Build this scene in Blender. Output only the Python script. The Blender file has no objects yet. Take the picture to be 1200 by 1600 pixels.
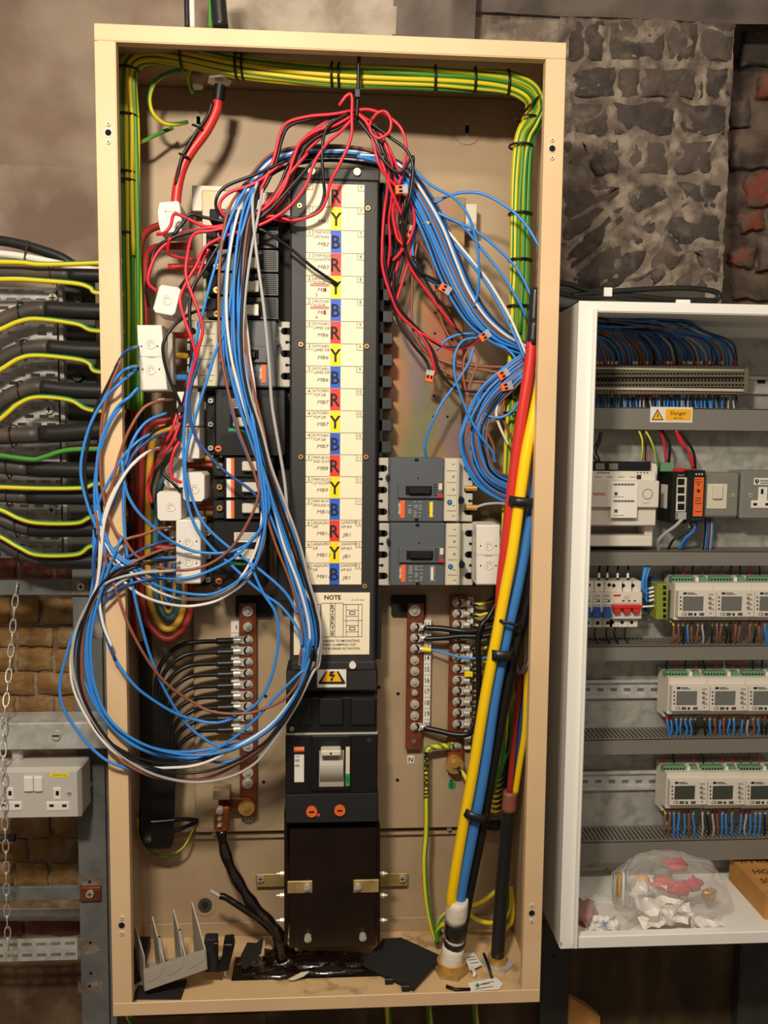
import bpy, math, random
from mathutils import Vector, Matrix, noise
random.seed(7)
SC = bpy.context.scene
COL = SC.collection

# ------------------------------------------------------------------ camera
CAM = Vector((.3392, -1.2651, .913)); YAW, PIT, ROL, FPX = .0648, .0868, .0102, 1300.0
FW = Vector((math.sin(YAW)*math.cos(PIT), math.cos(YAW)*math.cos(PIT), -math.sin(PIT)))
_r = Vector((math.cos(YAW), -math.sin(YAW), 0)); _u = _r.cross(FW)
RT = math.cos(ROL)*_r + math.sin(ROL)*_u; UP = -math.sin(ROL)*_r + math.cos(ROL)*_u
cd = bpy.data.cameras.new('camera'); cam = bpy.data.objects.new('camera', cd); COL.objects.link(cam)
cd.sensor_fit = 'AUTO'; cd.sensor_width = 36; cd.lens = FPX/1600*36; cd.clip_start = .01; cd.clip_end = 50
cam.matrix_world = Matrix(((RT.x, UP.x, -FW.x, CAM.x), (RT.y, UP.y, -FW.y, CAM.y), (RT.z, UP.z, -FW.z, CAM.z), (0, 0, 0, 1)))
SC.camera = cam

# ------------------------------------------------------------------ light
w = bpy.data.worlds.new('world'); SC.world = w; w.use_nodes = True
w.node_tree.nodes['Background'].inputs[0].default_value = (1.0, .87, .73, 1)
w.node_tree.nodes['Background'].inputs[1].default_value = .17

def area(name, loc, target, sx, sy, power, color):
    l = bpy.data.lights.new(name, 'AREA'); l.shape = 'RECTANGLE'; l.size = sx; l.size_y = sy; l.energy = power; l.color = color
    o = bpy.data.objects.new(name, l); COL.objects.link(o); o.location = loc
    o.rotation_euler = (Vector(target)-Vector(loc)).to_track_quat('-Z', 'Y').to_euler(); return o
area('work_lamp_light', (.06, -1.18, 1.60), (.45, .2, .75), .16, .10, 17, (1, .89, .74))
area('overhead_fill_light', (.55, -1.9, 2.45), (.5, .2, .6), 1.2, .15, 13, (1, .89, .74))  # weak fill added from above for upward faces, no known fitting
vs = SC.view_settings; vs.view_transform = 'Standard'; vs.look = 'None'; vs.gamma = 1; vs.use_curve_mapping = False; vs.exposure = .36

W, H, D = .6845, 1.5, .2077                      # outer size of the cream cabinet
# ------------------------------------------------------------------ pixel of the photograph + depth plane -> point in the room
def ray(px, py): return (FW + RT*((px-600)/FPX) - UP*((py-800)/FPX))
def P(px, py, Y):
    d = ray(px, py); return CAM + d*((Y-CAM.y)/d.y)
def PZ(px, py, Z):
    d = ray(px, py); return CAM + d*((Z-CAM.z)/d.z)
def R(x0, y0, x1, y1, Y):
    xm, ym = (x0+x1)/2, (y0+y1)/2
    return P(x0, ym, Y).x, P(x1, ym, Y).x, P(xm, y1, Y).z, P(xm, y0, Y).z
def PXL(px, Y): return px*(Y-CAM.y)/FPX          # length of px pixels at depth Y

# ------------------------------------------------------------------ materials
def lin(c):
    f = lambda v: (v/12.92 if v <= .04045 else ((v+.055)/1.055)**2.4)
    return tuple(f(v/255) for v in c)+(1,)
MATS = {}
def mat(name, col, rough=.5, metal=0, col2=None, scale=30, lo=.4, hi=.6, bump=0, bscale=120, trans=0, ior=1.45, coat=0, emit=0, alpha=1, stretch=None, detail=5):
    m = bpy.data.materials.new(name); m.use_nodes = True; nt = m.node_tree; b = nt.nodes['Principled BSDF']
    b.inputs['Base Color'].default_value = lin(col); b.inputs['Roughness'].default_value = rough; b.inputs['Metallic'].default_value = metal
    b.inputs['Transmission Weight'].default_value = trans; b.inputs['IOR'].default_value = ior; b.inputs['Coat Weight'].default_value = coat
    b.inputs['Alpha'].default_value = alpha
    if emit:
        b.inputs['Emission Color'].default_value = lin(col); b.inputs['Emission Strength'].default_value = emit
    if col2 or bump:
        g = nt.nodes.new('ShaderNodeNewGeometry'); src = g.outputs['Position']
        if stretch:
            mp = nt.nodes.new('ShaderNodeMapping'); mp.inputs['Scale'].default_value = stretch; nt.links.new(src, mp.inputs[0]); src = mp.outputs[0]
    if col2:
        cols = col2 if isinstance(col2, list) else [col2]
        prev = None
        for i, c2 in enumerate(cols):
            n = nt.nodes.new('ShaderNodeTexNoise'); n.inputs['Scale'].default_value = scale*(1+.63*i); n.inputs['Detail'].default_value = detail
            ad = nt.nodes.new('ShaderNodeVectorMath'); ad.operation = 'ADD'; ad.inputs[1].default_value = (3.1*i, 1.7*i, 5.3*i)
            nt.links.new(src, ad.inputs[0]); nt.links.new(ad.outputs[0], n.inputs['Vector'])
            r = nt.nodes.new('ShaderNodeMapRange'); r.inputs[1].default_value = lo; r.inputs[2].default_value = hi; nt.links.new(n.outputs['Fac'], r.inputs[0])
            mx = nt.nodes.new('ShaderNodeMix'); mx.data_type = 'RGBA'; nt.links.new(r.outputs[0], mx.inputs[0])
            if prev is None: mx.inputs[6].default_value = lin(col)
            else: nt.links.new(prev, mx.inputs[6])
            mx.inputs[7].default_value = lin(c2); prev = mx.outputs[2]
        nt.links.new(prev, b.inputs['Base Color'])
    if bump:
        n = nt.nodes.new('ShaderNodeTexNoise'); n.inputs['Scale'].default_value = bscale; n.inputs['Detail'].default_value = 6; nt.links.new(src, n.inputs['Vector'])
        bp = nt.nodes.new('ShaderNodeBump'); bp.inputs['Strength'].default_value = bump; bp.inputs['Distance'].default_value = .004
        nt.links.new(n.outputs['Fac'], bp.inputs['Height']); nt.links.new(bp.outputs[0], b.inputs['Normal'])
    MATS[name] = m; return m
mat('cream', (226, 192, 150), .42, col2=(214, 180, 138), scale=7, lo=.35, hi=.75)
mat('cream_shaded', (178, 154, 122), .5, col2=(168, 144, 113), scale=9)  # same paint as the frame, darkened to carry the dimness inside the cabinet
mat('cream_floor', (214, 180, 132), .55, col2=[(170, 116, 52), (70, 44, 22)], scale=11, lo=.56, hi=.74, detail=9)
mat('plaster', (140, 118, 102), .9, col2=[(122, 102, 88), (156, 138, 120)], scale=4, bump=.7, bscale=22)
mat('plaster_pale', (178, 164, 146), .9, col2=[(150, 136, 120), (198, 186, 168)], scale=9, bump=.9, bscale=30)
mat('plaster_grey', (112, 100, 92), .9, col2=[(94, 84, 78), (126, 114, 104)], scale=6, bump=.6, bscale=26)
mat('mortar', (118, 104, 92), .95, col2=[(84, 74, 66), (152, 138, 122)], scale=20, lo=.46, hi=.66, bump=1, bscale=70, detail=9)
mat('stone', (88, 77, 69), .92, col2=[(64, 56, 51), (112, 98, 87)], scale=22, lo=.5, hi=.7, bump=1, bscale=60, detail=8)
mat('stone_dark', (74, 65, 60), .92, col2=[(54, 47, 44), (100, 88, 78)], scale=22, lo=.5, hi=.7, bump=1, bscale=60, detail=8)
mat('stone_red', (118, 62, 50), .92, col2=[(92, 78, 68), (130, 74, 58)], scale=18, lo=.48, hi=.6, bump=1, bscale=60)
mat('recess', (84, 70, 60), .95, col2=[(60, 48, 42), (110, 92, 78)], scale=10, bump=1, bscale=40)
mat('brick_yellow', (140, 104, 58), .92, col2=[(118, 82, 44), (152, 128, 96)], scale=20, lo=.5, hi=.7, bump=1, bscale=70)
mat('brick_mortar', (132, 108, 80), .95, col2=[(110, 84, 56), (150, 130, 108)], scale=18, bump=1, bscale=60)
mat('brown_wall', (96, 70, 46), .9, col2=[(72, 50, 32), (118, 96, 70)], scale=9, lo=.48, hi=.7, bump=.8, bscale=35)
mat('dark_board', (74, 56, 36), .7, col2=[(50, 36, 22), (104, 86, 56)], scale=6, lo=.48, hi=.7, bump=.3, bscale=20, stretch=(1.5, 1, .5))
mat('steel_paint', (112, 112, 108), .55, col2=(98, 99, 96), scale=20, bump=.25, bscale=200)
mat('steel_dark', (68, 66, 60), .55, col2=(58, 56, 50), scale=15)
mat('galv', (206, 204, 198), .42, .25, col2=(176, 175, 170), scale=40, lo=.35, hi=.65)
mat('galv_plate', (168, 167, 158), .5, .2, col2=[(148, 148, 140), (178, 176, 166)], scale=28, lo=.4, hi=.6)
mat('chrome', (220, 214, 204), .3, .5)
mat('steel_bolt', (206, 200, 186), .36, .4)
mat('brass', (208, 164, 88), .36, .5)
mat('brass_plate', (190, 164, 106), .38, .4, col2=(166, 140, 86), scale=30)
mat('copper', (150, 84, 52), .42, .55, col2=(122, 66, 42), scale=26)
mat('zinc', (166, 128, 84), .4, .25, col2=[(176, 106, 74), (116, 124, 86), (142, 114, 120)], scale=5, lo=.42, hi=.62, stretch=(1.6, 1, .45))
mat('black', (20, 20, 20), .42)
mat('black_matt', (28, 27, 26), .75)
mat('black_cab', (46, 45, 45), .5, bump=.16, bscale=600)
mat('black_sheath', (34, 33, 32), .36)
mat('armour', (66, 60, 56), .48, col2=(92, 76, 64), scale=14, lo=.5, hi=.7)
mat('hole', (8, 7, 7), .9)
mat('bitumen', (24, 14, 10), .14, coat=.6, bump=.8, bscale=45)
mat('brownbox', (34, 22, 16), .3, col2=(28, 17, 12), scale=10)
mat('white', (232, 226, 216), .4)
mat('white_ct', (226, 220, 208), .45)
mat('white_enc', (244, 242, 234), .35)
mat('ivory', (214, 206, 186), .45)
mat('label', (246, 232, 200), .55)
mat('paper', (238, 232, 222), .7)
mat('ink', (34, 32, 34), .7)
mat('ink_soft', (84, 80, 78), .7)
mat('ink_red', (200, 40, 60), .7)
mat('sign_red', (226, 62, 52), .5)
mat('sign_yellow', (252, 224, 20), .5)
mat('sign_blue', (48, 96, 205), .5)
mat('sign_amber', (246, 180, 30), .5)
mat('mccb', (84, 88, 92), .48)
mat('mccb_dark', (58, 61, 64), .5)
mat('flange', (190, 184, 170), .5)
mat('trip', (206, 198, 172), .5)
mat('orange', (232, 106, 44), .45)
mat('red_plastic', (204, 46, 40), .4)
mat('green_print', (40, 150, 84), .5)
mat('green_term', (104, 148, 112), .45)
mat('olive_term', (140, 150, 52), .45)
mat('blue_switch', (44, 84, 150), .4)
mat('grey_box', (126, 124, 116), .45)
mat('grey_light', (196, 192, 184), .42)
mat('grey_duct', (124, 120, 112), .55)
mat('grey_term', (120, 110, 92), .55)
mat('grey_plastic', (168, 160, 146), .45)
mat('meter', (222, 214, 200), .45)
mat('lcd', (112, 112, 108), .25)
mat('lcd_dark', (70, 74, 66), .2)
mat('card', (196, 142, 76), .8, col2=(184, 128, 64), scale=30)
mat('clear', (232, 226, 220), .12, alpha=.45, coat=.8)
mat('clear_dark', (150, 146, 140), .12, trans=.9, ior=1.1)
mat('bagfilm', (244, 238, 232), .18, alpha=.24, coat=.8, bump=.5, bscale=50)
mat('w_blue', (56, 134, 214), .38)
mat('w_dblue', (38, 78, 140), .4)
mat('w_brown', (140, 84, 62), .42)
mat('w_black', (26, 24, 24), .36)
mat('w_grey', (172, 168, 166), .4)
mat('w_white', (228, 222, 214), .4)
mat('w_red', (214, 42, 58), .38)
mat('w_yellow', (250, 208, 20), .38)
mat('w_ey', (226, 206, 44), .4)
mat('w_eg', (70, 140, 50), .4)
mat('c_red', (206, 52, 44), .36)
mat('c_dred', (150, 44, 40), .4)
mat('c_yellow', (250, 206, 20), .34)
mat('c_dyellow', (204, 154, 44), .4)
mat('c_blue', (60, 122, 190), .36)
mat('c_teal', (58, 100, 112), .42)
mat('c_black', (24, 23, 22), .36)
mat('tape_white', (226, 216, 198), .5, bump=.5, bscale=60)
mat('tape_brown', (150, 92, 72), .45, bump=.4, bscale=60)
mat('pink', (226, 70, 120), .5)

# ------------------------------------------------------------------ mesh helpers
ORG = {}
class G:
    def __init__(s): s.v = []; s.f = []; s.mi = []; s.ml = []; s.sm = []
    def _m(s, m):
        if m not in s.ml: s.ml.append(m)
        return s.ml.index(m)
    def add(s, vs, fs, m, smooth=False):
        o = len(s.v); s.v += [tuple(q) for q in vs]; k = s._m(m)
        for f in fs: s.f.append([i+o for i in f]); s.mi.append(k); s.sm.append(smooth)
        return s
    def box(s, x0, x1, y0, y1, z0, z1, m, b=0):
        if x0 > x1: x0, x1 = x1, x0
        if y0 > y1: y0, y1 = y1, y0
        if z0 > z1: z0, z1 = z1, z0
        b = min(b, (x1-x0)*.45, (y1-y0)*.45, (z1-z0)*.45)
        if b <= 0:
            vs = [(x, y, z) for x in (x0, x1) for y in (y0, y1) for z in (z0, z1)]
            return s.add(vs, [(0, 1, 3, 2), (4, 6, 7, 5), (0, 4, 5, 1), (2, 3, 7, 6), (0, 2, 6, 4), (1, 5, 7, 3)], m)
        vs = []; idx = {}
        lim = ((x0, x1), (y0, y1), (z0, z1))
        for c in range(8):
            sg = ((c >> 2) & 1, (c >> 1) & 1, c & 1)
            for a in range(3):
                q = []
                for k in range(3):
                    e = lim[k][sg[k]]
                    if k != a: e += b if sg[k] == 0 else -b
                    q.append(e)
                idx[(c, a)] = len(vs); vs.append(tuple(q))
        fs = []
        def c_(i, j, k): return i*4+j*2+k
        fs.append([idx[(c_(0, j, k), 0)] for j, k in ((0, 0), (0, 1), (1, 1), (1, 0))]); fs.append([idx[(c_(1, j, k), 0)] for j, k in ((0, 0), (1, 0), (1, 1), (0, 1))])
        fs.append([idx[(c_(i, 0, k), 1)] for i, k in ((0, 0), (1, 0), (1, 1), (0, 1))]); fs.append([idx[(c_(i, 1, k), 1)] for i, k in ((0, 0), (0, 1), (1, 1), (1, 0))])
        fs.append([idx[(c_(i, j, 0), 2)] for i, j in ((0, 0), (0, 1), (1, 1), (1, 0))]); fs.append([idx[(c_(i, j, 1), 2)] for i, j in ((0, 0), (1, 0), (1, 1), (0, 1))])
        for c in range(8):
            fs.append([idx[(c, 0)], idx[(c, 1)], idx[(c, 2)]])
            for a in range(3):
                bit = (4, 2, 1)[a]
                if not c & bit:
                    d = c | bit; o = [k for k in range(3) if k != a]
                    fs.append([idx[(c, o[0])], idx[(d, o[0])], idx[(d, o[1])], idx[(c, o[1])]])
        s.add(vs, fs, m); s.fix = True; return s
    def pbox(s, rc, yf, yb, m, b=.0008):
        x0, x1, z0, z1 = R(rc[0], rc[1], rc[2], rc[3], yf); return s.box(x0, x1, yf, yb, z0, z1, m, b)
    def cyl(s, p0, p1, r0, m, r1=None, n=12, caps=True, smooth=True):
        p0, p1 = Vector(p0), Vector(p1); r1 = r0 if r1 is None else r1
        d = (p1-p0).normalized(); a = d.orthogonal().normalized(); c = d.cross(a); o = []
        for p, r in ((p0, r0), (p1, r1)):
            for i in range(n):
                t = 2*math.pi*i/n; o.append(p+(a*math.cos(t)+c*math.sin(t))*r)
        s.add(o, [(i, (i+1) % n, n+(i+1) % n, n+i) for i in range(n)], m, smooth and n > 6)
        if caps: s.add(o, [tuple(range(n-1, -1, -1)), tuple(range(n, 2*n))], m)
        return s
    def pcyl(s, px, py, rpx, yf, yb, m, n=12, r1=None):
        c = P(px, py, yf); r = PXL(rpx, yf); return s.cyl((c.x, yf, c.z), (c.x, yb, c.z), r, m, None if r1 is None else PXL(r1, yf), n)
    def tube(s, pts, r, m, n=6, m2=None, stripe=(), twist=0, rads=None, caps=True):
        k = len(pts); o = []; d = (pts[1]-pts[0]).normalized(); a = d.orthogonal().normalized()
        for i in range(k):
            t = (pts[min(i+1, k-1)]-pts[max(i-1, 0)]).normalized()
            a = (a-t*a.dot(t)).normalized(); c = t.cross(a); rr = rads[i] if rads else r
            for j in range(n):
                q = 2*math.pi*j/n+twist*i; o.append(pts[i]+(a*math.cos(q)+c*math.sin(q))*rr)
        fa = []; fb = []
        for i in range(k-1):
            for j in range(n):
                (fb if j in stripe else fa).append((i*n+j, i*n+(j+1) % n, (i+1)*n+(j+1) % n, (i+1)*n+j))
        off = len(s.v); s.add(o, fa, m, True)
        km = s._m(m2) if m2 else 0
        for f in fb: s.f.append([q+off for q in f]); s.mi.append(km); s.sm.append(True)
        if caps:
            s.f.append([off+j for j in range(n-1, -1, -1)]); s.mi.append(s._m(m)); s.sm.append(False)
            s.f.append([off+(k-1)*n+j for j in range(n)]); s.mi.append(s._m(m)); s.sm.append(False)
        return s
    def prism(s, front, back, m, b=0):                # two matching rings of points
        n = len(front); vs = list(front)+list(back)
        return s.add(vs, [tuple(range(n)), tuple(range(2*n-1, n-1, -1))]+[(i, n+i, n+(i+1) % n, (i+1) % n) for i in range(n)], m)
    def ppoly(s, pts, yf, yb, m):
        f = [P(x, y, yf) for x, y in pts]; return s.prism(f, [Vector((q.x, yb, q.z)) for q in f], m)
    def text(s, t, px, py, hpx, Y, m, rot=0, bold=0, wid=1.0, align='C', shear=0):
        return s.text3(t, P(px, py, Y), PXL(hpx, Y), m, rot, bold, wid, align, shear)
    def text3(s, t, pos, h, m, rot=0, bold=0, wid=1.0, align='C', shear=0, ux=Vector((1, 0, 0)), uy=Vector((0, 0, 1))):
        vs, fs, (x0, x1) = glyphs(t, bold, shear)
        ox = {'C': (x0+x1)/2, 'L': x0, 'R': x1}[align]; k = h/.69; ca, sa = math.cos(rot), math.sin(rot); o = []
        for x, y in vs:
            a = (x-ox)*k*wid; b = (y-.345)*k; o.append(pos+ux*(a*ca-b*sa)+uy*(a*sa+b*ca))
        return s.add(o, fs, m)
    def build(s, name, parent=None, label=None):
        xs = list(zip(*s.v)); c = Vector(((min(xs[0])+max(xs[0]))/2, (min(xs[1])+max(xs[1]))/2, min(xs[2])))
        me = bpy.data.meshes.new(name); me.from_pydata([(q[0]-c.x, q[1]-c.y, q[2]-c.z) for q in s.v], [], s.f)
        for m in s.ml: me.materials.append(MATS[m])
        me.polygons.foreach_set('material_index', s.mi); me.polygons.foreach_set('use_smooth', s.sm)
        if getattr(s, 'fix', False): fixn(me)
        me.update()
        o = bpy.data.objects.new(name, me); COL.objects.link(o); o.location = c; ORG[o.name] = c
        if parent is not None: o.parent = parent; o.location = c-ORG[parent.name]
        if label: o['label'] = label
        return o
    def thing(s, name, label, cat, group=None):
        o = s.build(name); tag(o, label, cat, group); return o
def fixn(me):
    import bmesh
    b = bmesh.new(); b.from_mesh(me); bmesh.ops.recalc_face_normals(b, faces=b.faces); b.to_mesh(me); b.free()
_gl = {}
def glyphs(t, bold=0, shear=0):
    key = (t, bold, shear)
    if key not in _gl:
        cu = bpy.data.curves.new('t', 'FONT'); cu.body = t; cu.offset = bold; cu.shear = shear; cu.resolution_u = 2
        ob = bpy.data.objects.new('t', cu); COL.objects.link(ob); bpy.context.view_layer.update()
        me = bpy.data.meshes.new_from_object(ob.evaluated_get(bpy.context.evaluated_depsgraph_get()))
        vs = [(q.co.x, q.co.y) for q in me.vertices]; fs = [tuple(p.vertices) for p in me.polygons]
        xs = [q[0] for q in vs] or [0]
        _gl[key] = (vs, fs, (min(xs), max(xs))); bpy.data.objects.remove(ob); bpy.data.curves.remove(cu); bpy.data.meshes.remove(me)
    return _gl[key]
def tag(o, label, cat, group=None):
    o['label'] = label; o['category'] = cat
    if group: o['group'] = group
def T(name, label, cat, px, py, Y, group=None):
    o = bpy.data.objects.new(name, None); COL.objects.link(o); o.empty_display_size = .02
    o.location = P(px, py, Y); ORG[o.name] = P(px, py, Y); tag(o, label, cat, group); return o
def part(name, parent, rc, yf, yb, m, b=.0008, label=None): return G().pbox(rc, yf, yb, m, b).build(name, parent, label)
def disc(name, parent, px, py, r, yf, yb, m, n=14, label=None): return G().pcyl(px, py, r, yf, yb, m, n).build(name, parent, label)
def screw(name, parent, px, py, r, yf, yb, m='steel_bolt', slot='x', ring=None):
    g = G()
    if ring: g.pcyl(px, py, r*1.45, yf+.0012, yb, ring, 16)
    g.pcyl(px, py, r, yf, yb, m, 14, None)
    c = P(px, py, yf); q = PXL(r, yf)
    if slot in 'x+': g.box(c.x-q*.7, c.x+q*.7, yf-.0002, yf+.0004, c.z-q*.14, c.z+q*.14, 'hole'); g.box(c.x-q*.14, c.x+q*.14, yf-.0002, yf+.0004, c.z-q*.7, c.z+q*.7, 'hole')
    elif slot == '-': g.box(c.x-q*.75, c.x+q*.75, yf-.0002, yf+.0004, c.z-q*.16, c.z+q*.16, 'hole')
    elif slot == 'h': g.pcyl(px, py, r*.5, yf-.0002, yf+.001, 'hole', 6)
    elif slot == 'n': g.pcyl(px, py, r*.55, yf-.004, yf, m, 10)
    return g.build(name, parent)
def cat_rom(pts, sub=6):
    if len(pts) < 3: return [pts[0].lerp(pts[1], i/sub) for i in range(sub+1)]
    q = [pts[0]*2-pts[1]]+pts+[pts[-1]*2-pts[-2]]; o = []
    for i in range(1, len(q)-2):
        p0, p1, p2, p3 = q[i-1:i+3]
        for k in range(sub):
            t = k/sub; o.append(.5*((2*p1)+(p2-p0)*t+(2*p0-5*p1+4*p2-p3)*t*t+(3*p1-p0-3*p2+p3)*t**3))
    o.append(q[-2]); return o
def inside(q, m=.011):                              # keep a point of a cable within the cabinet's side panels
    if .004 < q.y < D and .5 < q.x < W+.045: q.x = min(q.x, W-m)
    if .004 < q.y < D and -.03 < q.x < .1: q.x = max(q.x, m)
    return q
def path(pts, Y=0, sub=6):
    return cat_rom([inside(P(p[0], p[1], p[2] if len(p) > 2 else Y)) for p in pts], sub)
def S(t, Y=None):                                   # "x,y x,y,Y ..." -> list
    o = []
    for w_ in t.split():
        q = [float(v) for v in w_.split(',')]
        o.append(tuple(q) if len(q) > 2 or Y is None else (q[0], q[1], Y))
    return o
def wire(name, label, pts, r, m, Y=0, cat='wire', group=None, n=6, sub=6, parent=None, m2=None, stripe=(3, 4, 5), twist=.12, off=None, jit=0):
    if isinstance(pts, str): pts = S(pts)
    c = [inside(P(p[0], p[1], p[2] if len(p) > 2 else Y), r+.003) for p in pts]
    if off is not None: c = [q+off for q in c]
    if jit: c = [q+Vector((random.uniform(-jit, jit), random.uniform(-jit, jit)*.6, random.uniform(-jit, jit))) for q in c]
    c = cat_rom(c, sub); g = G()
    if m2: g.tube(c, r, m, max(n, 8), m2, stripe, twist)
    else: g.tube(c, r, m, n)
    if parent: return g.build(name, parent)
    return g.thing(name, label, cat, group)
def blob(g, c, rx, ry, rz, m, n=14, k=9, amp=.12, fq=30, zcut=None):
    vs = []
    for i in range(k+1):
        th = math.pi*i/k
        for j in range(n):
            a = 2*math.pi*j/n; d = Vector((math.sin(th)*math.cos(a), math.sin(th)*math.sin(a), math.cos(th)))
            s_ = 1+amp*noise.noise(Vector(c)*7+d*fq*.1)*2; q = Vector(c)+Vector((d.x*rx, d.y*ry, d.z*rz))*s_
            if zcut is not None and q.z < zcut: q.z = zcut
            vs.append(q)
    return g.add(vs, [(i*n+j, (i+1)*n+j, (i+1)*n+(j+1) % n, i*n+(j+1) % n) for i in range(k) for j in range(n)], m, True)
def structure(o): o['kind'] = 'structure'; return o

# ================================================================== the setting
WY = .37
def rough(name, x0, x1, nx, z0, z1, nz, yf, m, amp=.006, fq=9, parent=None, mf=None):
    vs = []; fs = []; g = G()
    for i in range(nz+1):
        for j in range(nx+1):
            x = x0+(x1-x0)*j/nx; z = z0+(z1-z0)*i/nz; q = Vector((x, yf(x, z), z))
            q.y += amp*(noise.noise(Vector((x, 3, z))*fq)+.5*noise.noise(Vector((x, 7, z))*fq*3)); vs.append(q)
    cells = {}
    for i in range(nz):
        for j in range(nx):
            x = x0+(x1-x0)*(j+.5)/nx; z = z0+(z1-z0)*(i+.5)/nz
            cells.setdefault(mf(x, z) if mf else m, []).append((i*(nx+1)+j, i*(nx+1)+j+1, (i+1)*(nx+1)+j+1, (i+1)*(nx+1)+j))
    off = 0; g.add(vs, cells.pop(m, []), m, True)
    for k, ff in cells.items():
        mi = g._m(k)
        for f in ff: g.f.append(list(f)); g.mi.append(mi); g.sm.append(True)
    o = g.build(name, parent); return o
xR = P(1137, 240, WY).x
wall = structure(rough('wall_back', -.75, xR, 220, -.45, 1.95, 260, lambda x, z: WY, 'mortar', .009, 12))
sx0 = P(868, 240, WY).x
def skin_y(x, z):
    q = Vector((x, 1.3, z)); r = 1-abs(noise.noise(q*17)); f = noise.noise(q*9+Vector((5, 0, 0)))
    return WY-.0035-.0075*(r-.72)*3-.006*f-.003*noise.noise(q*60)
rough('mortar_skin', sx0, xR-.002, 190, P(1000, 492, WY).z, P(1000, 18, WY).z, 260, skin_y, 'mortar', .002, 60, wall)
rec = structure(rough('wall_right', xR, 2.0, 40, -.45, 2.1, 90, lambda x, z: WY+.10*min(1, (x-xR)/.03), 'recess', .010, 11))
z275 = P(60, 272, WY).z; xp = P(615, 30, .3).x; xq = P(330, 30, .3).x; z45 = P(900, 30, WY).z
def vault_mat(x, z):
    d = .03*noise.noise(Vector((x*14, 2, z*14)))
    if x+d*1.2 > xp: return 'plaster_grey'
    if x+d > xq and z > 1.5+d: return 'plaster_pale'
    return 'plaster'
def vault_y(x, z):
    t = max(0, z-z275); b = max(0, min(1, (x-.55)/.1))
    return WY-.012-(.20*t+.35*t*t)*(1-b)-b*(.55*max(0, z-z45))-(.0 if x < .6 else 0)
ceil_ = structure(rough('ceiling', -.75, .6, 220, z275, 2.35, 170, vault_y, 'plaster', .010, 6, None, vault_mat))
structure(rough('ceiling', .6, 2.0, 50, z45, 2.35, 24, lambda x, z: WY-.010-.9*max(0, z-z45), 'plaster_grey', .008, 8))
rough('plaster_panel', -.75, .1, 50, P(60, 880, WY).z, z275+.01, 50, lambda x, z: WY-.016, 'plaster', .005, 8, wall)

def stone(pts, Y, m, parent, name='stone', out=.006, wob=.004):
    n = len(pts); ring = []
    for i in range(n):
        a, b = P(*pts[i], Y), P(*pts[(i+1) % n], Y); k = 5
        for j in range(k):
            q = a.lerp(b, j/k); q += Vector((random.uniform(-wob, wob), 0, random.uniform(-wob, wob))); ring.append(q)
    c = sum(ring, Vector())/len(ring); nn = len(ring)
    f1 = [c+(q-c)*.93+Vector((0, -out*random.uniform(.6, 1), 0)) for q in ring]; ctr = c+Vector((0, -out*1.1, 0))
    back = [q+Vector((0, .012, 0)) for q in ring]
    g = G(); vs = back+ring+f1+[ctr]
    fs = [(i, (i+1) % nn, nn+(i+1) % nn, nn+i) for i in range(nn)]+[(nn+i, nn+(i+1) % nn, 2*nn+(i+1) % nn, 2*nn+i) for i in range(nn)]+[(2*nn+i, 2*nn+(i+1) % nn, 3*nn) for i in range(nn)]
    g.add(vs, fs, m, True); g.fix = True; return g.build(name, parent)
def quadrow(y0, y1, xs, Y, mats, parent, name, slant=0, **k):
    for a, b in xs: stone([(a+1.5, y0), (b-1.5, y0+random.uniform(-2, 2)), (b-1.5-slant, y1), (a+1.5-slant, y1+random.uniform(-2, 2))], Y, random.choice(mats), parent, name, **k)
SM = ['stone', 'stone', 'stone_dark']
quadrow(34, 96, [(890, 948), (952, 1042), (1046, 1092), (1096, 1150)], WY-.003, SM, wall, 'stone', 4)
quadrow(107, 153, [(893, 962), (968, 998), (1002, 1088), (1094, 1142)], WY-.003, SM, wall, 'stone', 2)
quadrow(163, 211, [(884, 950), (958, 1056), (1064, 1134)], WY-.003, SM, wall, 'stone', 1)
quadrow(221, 271, [(878, 900), (936, 966), (984, 1046), (1053, 1112)], WY-.003, SM, wall, 'stone')
quadrow(287, 326, [(1000, 1044), (1058, 1126)], WY-.003, ['stone_dark'], wall, 'stone')
for p in ([(880, 300), (938, 288), (974, 292), (930, 345), (880, 385)], [(882, 400), (940, 345), (992, 306), (1004, 330), (950, 372), (890, 425)],
          [(890, 436), (950, 384), (1012, 344), (1026, 352), (998, 420), (940, 462), (885, 470)], [(1048, 340), (1122, 336), (1124, 378), (1062, 380), (1040, 358)],
          [(1012, 418), (1044, 366), (1062, 384), (1074, 398), (1022, 446)], [(1082, 392), (1124, 386), (1122, 440), (1100, 420)], [(1030, 456), (1080, 424), (1104, 446), (1100, 478), (1034, 480)],
          [(930, 275), (905, 222), (925, 230), (955, 268)]):
    stone(p, WY-.003, random.choice(['stone', 'stone_dark']), wall)
for p, m in (([(1140, 160), (1168, 152), (1172, 196), (1142, 198)], 'stone'), ([(1166, 272), (1225, 268), (1225, 322), (1166, 320)], 'stone_red'), ([(1144, 205), (1225, 200), (1225, 262), (1142, 262)], 'recess'),
             ([(1150, 338), (1190, 328), (1196, 356), (1160, 362)], 'stone_red'), ([(1140, 395), (1180, 384), (1178, 418), (1140, 412)], 'stone_red'), ([(1190, 370), (1240, 366), (1240, 420), (1186, 424)], 'stone'),
             ([(1150, 428), (1230, 426), (1230, 470), (1146, 466)], 'recess'), ([(1188, 120), (1240, 110), (1240, 150), (1186, 150)], 'stone_red'), ([(1165, 50), (1240, 40), (1240, 100), (1158, 100)], 'stone_dark')):
    stone(p, WY+.088, m, rec)
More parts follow.
